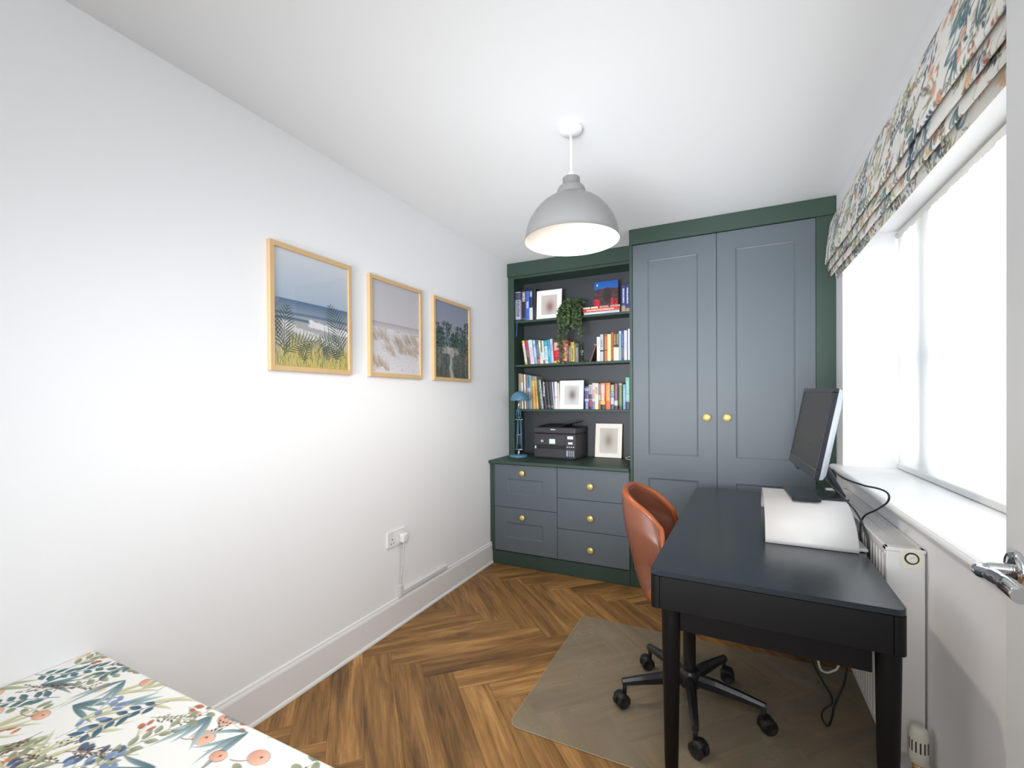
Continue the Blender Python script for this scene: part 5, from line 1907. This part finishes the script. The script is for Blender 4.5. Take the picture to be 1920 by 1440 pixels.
book(-1.055, SHELF[0] + 0.0475, 0.0130, 0, 'thin black and cream book lying flat on top of the stack', G3, (224, 214, 196), ((0.2, 0.22, K_), (0.42, 0.46, K_), (0.70, 0.75, K_)), (0.44, 0.98, (70, 62, 58), 0.4), y=3.437, depth=0.132, lie=True, length=0.290)
# picture book standing face out on the stack
zb = SHELF[0] + 0.0612
pbk = thing('picture_book', 'book with a blue and red cover standing face out on the stack', 'book', (-0.88, 3.50, zb))
b = nbm()
CXa, CXb, CY, CH = -0.976, -0.790, 3.478, 0.206
box(b, (CXa, CY, zb), (CXb + 0.003, CY + 0.0025, zb + CH)); box(b, (CXa, CY + 0.028, zb), (CXb + 0.003, CY + 0.0305, zb + CH)); box(b, (CXa, CY, zb), (CXa + 0.003, CY + 0.0305, zb + CH))
rot_axis(b, -5, (0, CY, zb), 'X'); obj('cover', b, M['black_edge'], pbk)
b = nbm(); box(b, (CXa + 0.003, CY + 0.0025, zb + 0.002), (CXb - 0.001, CY + 0.028, zb + CH - 0.002)); rot_axis(b, -5, (0, CY, zb), 'X'); obj('page_block', b, M['page'], pbk)
flat_print('cover_print', art_cover(CXb - CXa, CH - 0.002, 0.003), (CXa, CY - 0.0006, zb + 0.001), (1, 0, 0), (0, math.sin(math.radians(5)), math.cos(math.radians(5))), M['cover'], pbk)

G4 = 'leaning paperbacks on the second shelf'
row(SHELF[1], [
    dict(x=-1.5600, t=0.021, h=0.205, tilt=8.4, rgb=(226, 218, 196), bands=((0.86, 1.0, (226, 186, 50)), (0.0, 0.1, (196, 176, 70))), txt=(0.2, 0.8, (190, 186, 176), 0.3), label='slim cream paperback with a yellow top, first on the second shelf'),
    dict(x=-1.5365, t=0.024, h=0.205, tilt=7.8, rgb=(84, 64, 62), bands=((0.62, 0.97, (186, 44, 92)),), txt=(0.3, 0.6, (150, 130, 120), 0.3), label='dark paperback with a crimson top on the second shelf'),
    dict(x=-1.5100, t=0.036, h=0.205, tilt=7.2, rgb=(216, 208, 218), bands=((0.8, 1.0, (190, 222, 220)), (0.1, 0.3, (226, 190, 200))), txt=(0.3, 0.7, (190, 170, 190), 0.3), label='wide lilac white paperback on the second shelf'),
    dict(x=-1.4705, t=0.022, h=0.203, tilt=6.6, rgb=(120, 174, 204), bands=((0.84, 0.96, (190, 200, 206)),), txt=(0.3, 0.7, (196, 214, 224), 0.3), label='light blue paperback on the second shelf'),
    dict(x=-1.4465, t=0.022, h=0.202, tilt=6.0, rgb=(76, 84, 112), bands=((0.0, 0.2, (204, 90, 74)),), txt=(0.3, 0.8, (120, 130, 160), 0.25), label='slate blue paperback with a red foot on the second shelf'),
    dict(x=-1.4225, t=0.0145, h=0.198, tilt=5.4, rgb=(226, 222, 196), bands=((0.9, 1.0, (206, 206, 160)),), txt=(0.2, 0.7, (170, 164, 140), 0.25), label='thin cream paperback on the second shelf'),
    dict(x=-1.4070, t=0.0115, h=0.195, tilt=5.0, rgb=(140, 136, 84), bands=((0.0, 0.5, (220, 216, 206)),), label='thin olive and white paperback on the second shelf'),
    dict(x=-1.3945, t=0.0140, h=0.193, tilt=4.7, rgb=(206, 214, 232), bands=((0.0, 0.16, (150, 90, 70)),), label='thin pale lavender paperback on the second shelf'),
    dict(x=-1.3795, t=0.0300, h=0.193, tilt=4.4, rgb=(60, 138, 152), bands=((0.0, 0.08, (200, 214, 214)), (0.2, 0.26, (170, 206, 208)), (0.8, 0.9, (90, 160, 170))), txt=(0.04, 0.75, (206, 224, 224), 0.36), label='teal paperback with a white lettered spine on the second shelf'),
    dict(x=-1.3480, t=0.0210, h=0.196, tilt=4.2, rgb=(46, 150, 196), bands=(), txt=(0.3, 0.6, (120, 196, 224), 0.2), label='bright sky blue paperback on the second shelf'),
    dict(x=-1.3255, t=0.0225, h=0.202, tilt=3.8, rgb=(188, 184, 190), bands=((0.0, 0.05, (150, 150, 160)),), txt=(0.5, 0.8, (150, 146, 156), 0.2), label='light grey paperback leaning on the second shelf'),
], G4)
G5 = 'upright books behind the trailing plant'
row(SHELF[1], [
    dict(x=-1.3015, t=0.0475, h=0.170, rgb=(206, 34, 44), bands=((0.8, 1.0, (222, 170, 146)), (0.62, 0.8, (240, 150, 160)), (0.0, 0.12, (236, 190, 40)), (0.12, 0.3, (170, 20, 60))), label='thick red and pink book with a yellow foot, second shelf'),
    dict(x=-1.2510, t=0.0170, h=0.178, rgb=(52, 46, 46), bands=((0.75, 0.9, (170, 160, 150)),), txt=(0.2, 0.7, (150, 140, 120), 0.3), label='thin black book right of the thick red book'),
    dict(x=-1.2320, t=0.0480, h=0.188, rgb=(206, 74, 52), bands=((0.72, 0.96, (222, 132, 110)), (0.4, 0.55, (226, 150, 100)), (0.0, 0.1, (120, 40, 30))), txt=(0.1, 0.7, (236, 190, 150), 0.3), label='orange red book behind the plant, second shelf'),
    dict(x=-1.1800, t=0.0190, h=0.140, rgb=(92, 92, 112), bands=((0.5, 0.7, (140, 120, 90)),), txt=(0.1, 0.9, (150, 150, 160), 0.3), label='short slate book behind the plant, second shelf'),
    dict(x=-1.1595, t=0.0290, h=0.166, rgb=(228, 196, 36), bands=((0.8, 1.0, (170, 160, 60)), (0.0, 0.06, (40, 40, 40))), txt=(0.1, 0.75, (70, 60, 30), 0.3), label='yellow book behind the plant, second shelf'),
    dict(x=-1.1290, t=0.0330, h=0.152, rgb=(112, 114, 110), bands=(), txt=(0.3, 0.8, (140, 142, 140), 0.2), label='grey book at the right end of the left group, second shelf'),
], G5)
G6 = 'books at the right of the second shelf'
book(-1.0145, SHELF[1], 0.020, 0.142, 'dark brown slim book leaning against the white books', G6, (74, 44, 38), ((0.92, 1.0, (140, 130, 120)),), None, tilt=-19.0)
row(SHELF[1], [
    dict(x=-0.9470, t=0.0255, h=0.192, rgb=(218, 216, 210), bands=(), txt=(0.6, 0.85, (186, 184, 180), 0.25), label='white book, first upright one of the right group, second shelf'),
    dict(x=-0.9205, t=0.0250, h=0.210, rgb=(188, 188, 190), bands=((0.36, 0.42, K_),), txt=(0.5, 0.8, (120, 120, 124), 0.25), label='light grey book with a black band, second shelf'),
    dict(x=-0.8945, t=0.0065, h=0.212, rgb=(52, 50, 58), label='very thin black book beside the grey one, second shelf'),
    dict(x=-0.8870, t=0.0225, h=0.214, rgb=(188, 112, 64), bands=((0.38, 0.42, (90, 56, 40)), (0.9, 1.0, (150, 84, 50))), label='tan brown book with a dark band, second shelf'),
    dict(x=-0.8630, t=0.0265, h=0.208, rgb=(238, 214, 150), bands=((0.0, 0.1, (240, 220, 170)),), label='pale yellow book on the second shelf'),
    dict(x=-0.8355, t=0.0195, h=0.220, rgb=(164, 90, 48), bands=((0.0, 0.06, (120, 60, 40)),), label='rust brown book right of the pale yellow one'),
    dict(x=-0.8150, t=0.0185, h=0.222, rgb=(48, 44, 48), bands=((0.0, 0.47, (230, 222, 198)),), txt=(0.56, 0.92, (190, 160, 96), 0.34), label='left one of two black and cream matching books'),
    dict(x=-0.7955, t=0.0190, h=0.224, rgb=(48, 44, 48), bands=((0.0, 0.46, (232, 224, 202)),), txt=(0.56, 0.92, (190, 160, 96), 0.34), label='right one of two black and cream matching books'),
    dict(x=-0.7750, t=0.0180, h=0.226, rgb=(138, 168, 182), bands=((0.9, 1.0, (170, 190, 200)),), label='pale blue grey book on the second shelf'),
    dict(x=-0.7560, t=0.0200, h=0.227, rgb=(48, 74, 124), bands=((0.1, 0.42, (104, 100, 102)),), txt=(0.5, 0.9, (100, 130, 180), 0.2), label='navy book with a grey lower band, second shelf'),
    dict(x=-0.7350, t=0.0210, h=0.228, rgb=(216, 216, 228), bands=(), txt=(0.3, 0.6, (180, 180, 200), 0.2), label='lilac white book on the second shelf'),
    dict(x=-0.7130, t=0.0055, h=0.220, rgb=(74, 64, 120), label='thin violet book on the second shelf'),
    dict(x=-0.7065, t=0.0200, h=0.237, rgb=(226, 226, 234), label='tall white book against the wardrobe, second shelf'),
], G6)
G7 = 'books at the left of the third shelf'
row(SHELF[2], [
    dict(x=-1.6240, t=0.0270, h=0.300, rgb=(146, 132, 120), bands=(), label='tall taupe book, first on the third shelf'),
    dict(x=-1.5950, t=0.0160, h=0.294, tilt=1.0, rgb=(222, 226, 214), bands=((0.76, 1.0, (186, 160, 82)),), label='white book with a mustard top on the third shelf'),
    dict(x=-1.5775, t=0.0090, h=0.292, tilt=1.1, rgb=(86, 96, 92), label='thin grey green book between white ones, third shelf'),
    dict(x=-1.5675, t=0.0150, h=0.291, tilt=1.2, rgb=(234, 230, 224), bands=((0.7, 0.98, (230, 214, 222)),), label='narrow white book on the third shelf'),
    dict(x=-1.5515, t=0.0230, h=0.288, tilt=1.6, rgb=(120, 104, 100), bands=((0.1, 0.2, (150, 100, 60)),), txt=(0.3, 0.6, (180, 170, 160), 0.3), label='taupe brown book behind the lamp shade'),
    dict(x=-1.5275, t=0.0170, h=0.284, tilt=2.2, rgb=(92, 130, 172), bands=((0.7, 0.95, (60, 112, 156)), (0.5, 0.62, (190, 196, 206))), txt=(0.3, 0.5, (160, 180, 206), 0.3), label='steel blue book on the third shelf'),
    dict(x=-1.5090, t=0.0170, h=0.280, tilt=2.4, rgb=(158, 164, 150), bands=((0.8, 1.0, (150, 160, 134)),), label='grey green book left of the gold books, third shelf'),
    dict(x=-1.4905, t=0.0270, h=0.274, tilt=3.6, rgb=(212, 172, 92), bands=((0.86, 1.0, (126, 128, 110)), (0.0, 0.2, (206, 156, 70))), txt=(0.2, 0.7, (190, 140, 66), 0.3), label='wide gold book on the third shelf'),
    dict(x=-1.4620, t=0.0220, h=0.272, tilt=4.2, rgb=(204, 170, 96), bands=((0.86, 1.0, (150, 150, 130)), (0.4, 0.6, (186, 150, 60))), txt=(0.2, 0.8, (170, 130, 60), 0.25), label='second gold book, left of the spiral bound one'),
    dict(x=-1.4265, t=0.0150, h=0.244, tilt=6.6, rgb=(66, 86, 80), bands=(), label='dark green slim book on the third shelf'),
    dict(x=-1.4120, t=0.0170, h=0.242, tilt=6.5, rgb=(60, 66, 66), bands=(), txt=(0.0, 1.0, (196, 206, 204), 0.42), label='black and white speckled notebook on the third shelf'),
    dict(x=-1.3930, t=0.0280, h=0.232, tilt=6.4, rgb=(38, 36, 40), bands=(), txt=(0.45, 0.95, (210, 204, 196), 0.14), label='black book with a pale lettered spine, third shelf'),
    dict(x=-1.3630, t=0.0270, h=0.226, tilt=6.2, rgb=(44, 38, 44), bands=((0.08, 0.14, (110, 96, 100)),), label='plain black book, left one, on the third shelf'),
    dict(x=-1.3340, t=0.0260, h=0.225, tilt=6.0, rgb=(52, 50, 58), bands=((0.06, 0.13, (120, 110, 116)),), label='charcoal book left of the white folders, third shelf'),
    dict(x=-1.3060, t=0.0100, h=0.223, tilt=4.6, rgb=(196, 198, 214), label='thin lilac grey folder on the third shelf'),
    dict(x=-1.2945, t=0.0220, h=0.223, tilt=1.8, rgb=(222, 220, 220), bands=((0.42, 0.45, (160, 160, 166)),), label='white folder on the third shelf'),
    dict(x=-1.2710, t=0.0130, h=0.211, tilt=1.0, rgb=(226, 212, 202), label='cream pink slim book beside the photo frame, third shelf'),
], G7)
G8 = 'colourful paperbacks at the right of the third shelf'
row(SHELF[2], [
    dict(x=-1.0460, t=0.0320, h=0.181, rgb=(74, 74, 122), bands=((0.8, 0.92, (150, 150, 200)), (0.55, 0.65, (110, 70, 110)), (0.34, 0.46, (170, 176, 204))), txt=(0.02, 0.32, (180, 184, 206), 0.2), label='indigo paperback right of the white frame, third shelf'),
    dict(x=-1.0125, t=0.0255, h=0.193, rgb=(190, 184, 176), bands=((0.42, 0.62, (56, 66, 72)), (0.12, 0.40, (136, 58, 86)), (0.0, 0.12, (48, 36, 40))), txt=(0.66, 0.95, (120, 110, 104), 0.3), label='pale paperback with a maroon lower band, third shelf'),
    dict(x=-0.9855, t=0.0215, h=0.206, rgb=(206, 194, 202), bands=((0.0, 0.3, (128, 122, 150)),), txt=(0.4, 0.75, (190, 110, 120), 0.35), label='pinkish white paperback on the third shelf'),
    dict(x=-0.9630, t=0.0250, h=0.204, rgb=(226, 220, 184), bands=((0.0, 0.2, (236, 220, 166)),), txt=(0.58, 0.85, (120, 110, 80), 0.34), label='cream paperback on the third shelf'),
    dict(x=-0.9370, t=0.0175, h=0.200, rgb=(140, 118, 140), bands=((0.36, 0.56, (150, 186, 194)), (0.0, 0.22, (150, 90, 74))), label='narrow mauve and aqua paperback on the third shelf'),
    dict(x=-0.9185, t=0.0340, h=0.205, rgb=(228, 112, 48), bands=((0.62, 0.95, (222, 150, 140)), (0.18, 0.3, (226, 186, 50)), (0.0, 0.18, (46, 36, 40))), txt=(0.3, 0.92, (250, 214, 190), 0.3), label='orange and pink paperback with a black foot, third shelf'),
    dict(x=-0.8800, t=0.0360, h=0.205, rgb=(236, 120, 40), bands=((0.0, 0.3, (220, 96, 34)),), txt=(0.35, 0.9, (250, 176, 110), 0.3), label='thick plain orange paperback on the third shelf'),
    dict(x=-0.8400, t=0.0250, h=0.192, rgb=(60, 82, 112), bands=((0.72, 0.98, (164, 168, 120)), (0.52, 0.70, (120, 190, 200)), (0.2, 0.48, (190, 186, 206))), txt=(0.55, 0.66, (40, 60, 90), 0.2), label='green and aqua paperback right of the orange one'),
    dict(x=-0.8120, t=0.0255, h=0.198, rgb=(126, 70, 98), bands=((0.15, 0.34, (202, 200, 190)), (0.0, 0.14, (76, 36, 42))), txt=(0.4, 0.9, (160, 100, 130), 0.2), label='plum paperback with a white label, third shelf'),
    dict(x=-0.7790, t=0.0270, h=0.200, rgb=(74, 124, 70), bands=((0.0, 0.13, (70, 30, 38)), (0.92, 1.0, (150, 160, 120))), txt=(0.25, 0.9, (150, 130, 80), 0.24), label='green paperback on the third shelf'),
    dict(x=-0.7455, t=0.0180, h=0.190, rgb=(132, 160, 204), bands=((0.0, 0.2, (86, 160, 210)),), txt=(0.3, 0.8, (180, 200, 226), 0.2), label='light blue narrow paperback on the third shelf'),
    dict(x=-0.7260, t=0.0290, h=0.243, rgb=(110, 178, 160), bands=((0.0, 0.24, (58, 48, 54)), (0.3, 0.45, (140, 196, 184))), txt=(0.5, 0.9, (160, 206, 196), 0.24), label='tall mint green book against the wardrobe, third shelf'),
], G8)

# ------------------------------------------------------------------ trailing plant on the top shelf
rp = random.Random(17)
plant = thing('trailing_plant', 'bushy green trailing plant hanging over the front of the shelves', 'plant', (-1.142, 3.485, SHELF[0]))
b = nbm()
lathe(b, [(0, 0.0006), (0.038, 0.0006), (0.040, 0.004), (0.047, 0.075), (0.049, 0.078), (0.049, 0.084), (0.044, 0.084), (0.043, 0.07), (0, 0.07)], (-1.142, 3.485, SHELF[0]), 28)
obj('pot', b, M['pot'], plant)
bs_, bl_ = nbm(), nbm()


def leaf_at(p, d, size):
    d = d.normalized()
    s = d.cross(Vector((0, 0, 1)))
    if s.length < 0.1:
        s = Vector((1, 0, 0))
    s = (s.normalized() + Vector((rp.uniform(-0.5, 0.5), rp.uniform(-0.5, 0.5), rp.uniform(-0.4, 0.4)))).normalized()
    s = (s - d * s.dot(d)).normalized()
    nn = d.cross(s)
    w = size * 0.42
    pts = [p, p + d * size * 0.3 + s * w * 0.9 + nn * w * 0.3, p + d * size * 0.62 + s * w * 0.85 + nn * w * 0.25, p + d * size,
           p + d * size * 0.62 - s * w * 0.85 + nn * w * 0.25, p + d * size * 0.3 - s * w * 0.9 + nn * w * 0.3]
    m1, m2 = p + d * size * 0.3, p + d * size * 0.62
    v = [bl_.verts.new(q) for q in pts]
    a1, a2 = bl_.verts.new(m1), bl_.verts.new(m2)
    for f in ((v[0], v[1], a1), (v[1], v[2], a2, a1), (v[2], v[3], a2), (v[0], a1, v[5]), (a1, a2, v[4], v[5]), (a2, v[3], v[4])):
        bl_.faces.new(f).smooth = True


for k in range(30):
    ang = rp.uniform(-PI, 0) if k > 5 else rp.uniform(0, PI)
    fall = rp.choice((0.10, 0.14, 0.2, 0.26, 0.3, 0.36, 0.42)) if k != 12 else 0.54
    x0_ = -1.142 + rp.uniform(-0.03, 0.03)
    out = rp.uniform(0.03, 0.10)
    ex = -1.145 + max(-0.076, min(0.096, math.cos(ang) * 0.10 + rp.uniform(-0.03, 0.03)))
    if k == 12:
        ex = -1.162
    ey = 3.395 - rp.uniform(0.0, 0.045)
    if k <= 5:
        path = smooth_path([(x0_, 3.485, 2.0), (x0_ + math.cos(ang) * 0.04, 3.47, 2.03 + rp.uniform(0, 0.025)), (x0_ + math.cos(ang) * 0.085, 3.45, 2.02 + rp.uniform(-0.02, 0.03))], 5)
    else:
        path = smooth_path([(x0_, 3.485, 2.0), ((x0_ + ex) / 2, 3.435, 2.03 + rp.uniform(-0.01, 0.02)), (ex, ey, 1.975 + rp.uniform(-0.03, 0.02)),
                            (ex + rp.uniform(-0.012, 0.012), ey - 0.004, 1.965 - fall * 0.5), (ex + rp.uniform(-0.02, 0.025), ey - 0.002, 1.965 - fall)], 6)
    tube(bs_, path, 0.0012, 5)
    step_ = 1
    for i in range(1, len(path), step_):
        dd = (path[i] - path[i - 1]).normalized()
        for r in range(2 if k != 12 or i < 14 else 1):
            q = path[i].lerp(path[i - 1], rp.random())
            o_ = Vector((rp.uniform(-1, 1), rp.uniform(-1.2, 0.3), rp.uniform(-0.9, 0.7)))
            leaf_at(q, o_ + dd * 0.4, rp.uniform(0.019, 0.036) * (0.75 if k == 12 else 1))
obj('stem', bs_, M['stem'], plant)
lf = obj('leaves', bl_, M['leaf'], plant, fix=False)
lf['kind'] = 'stuff'
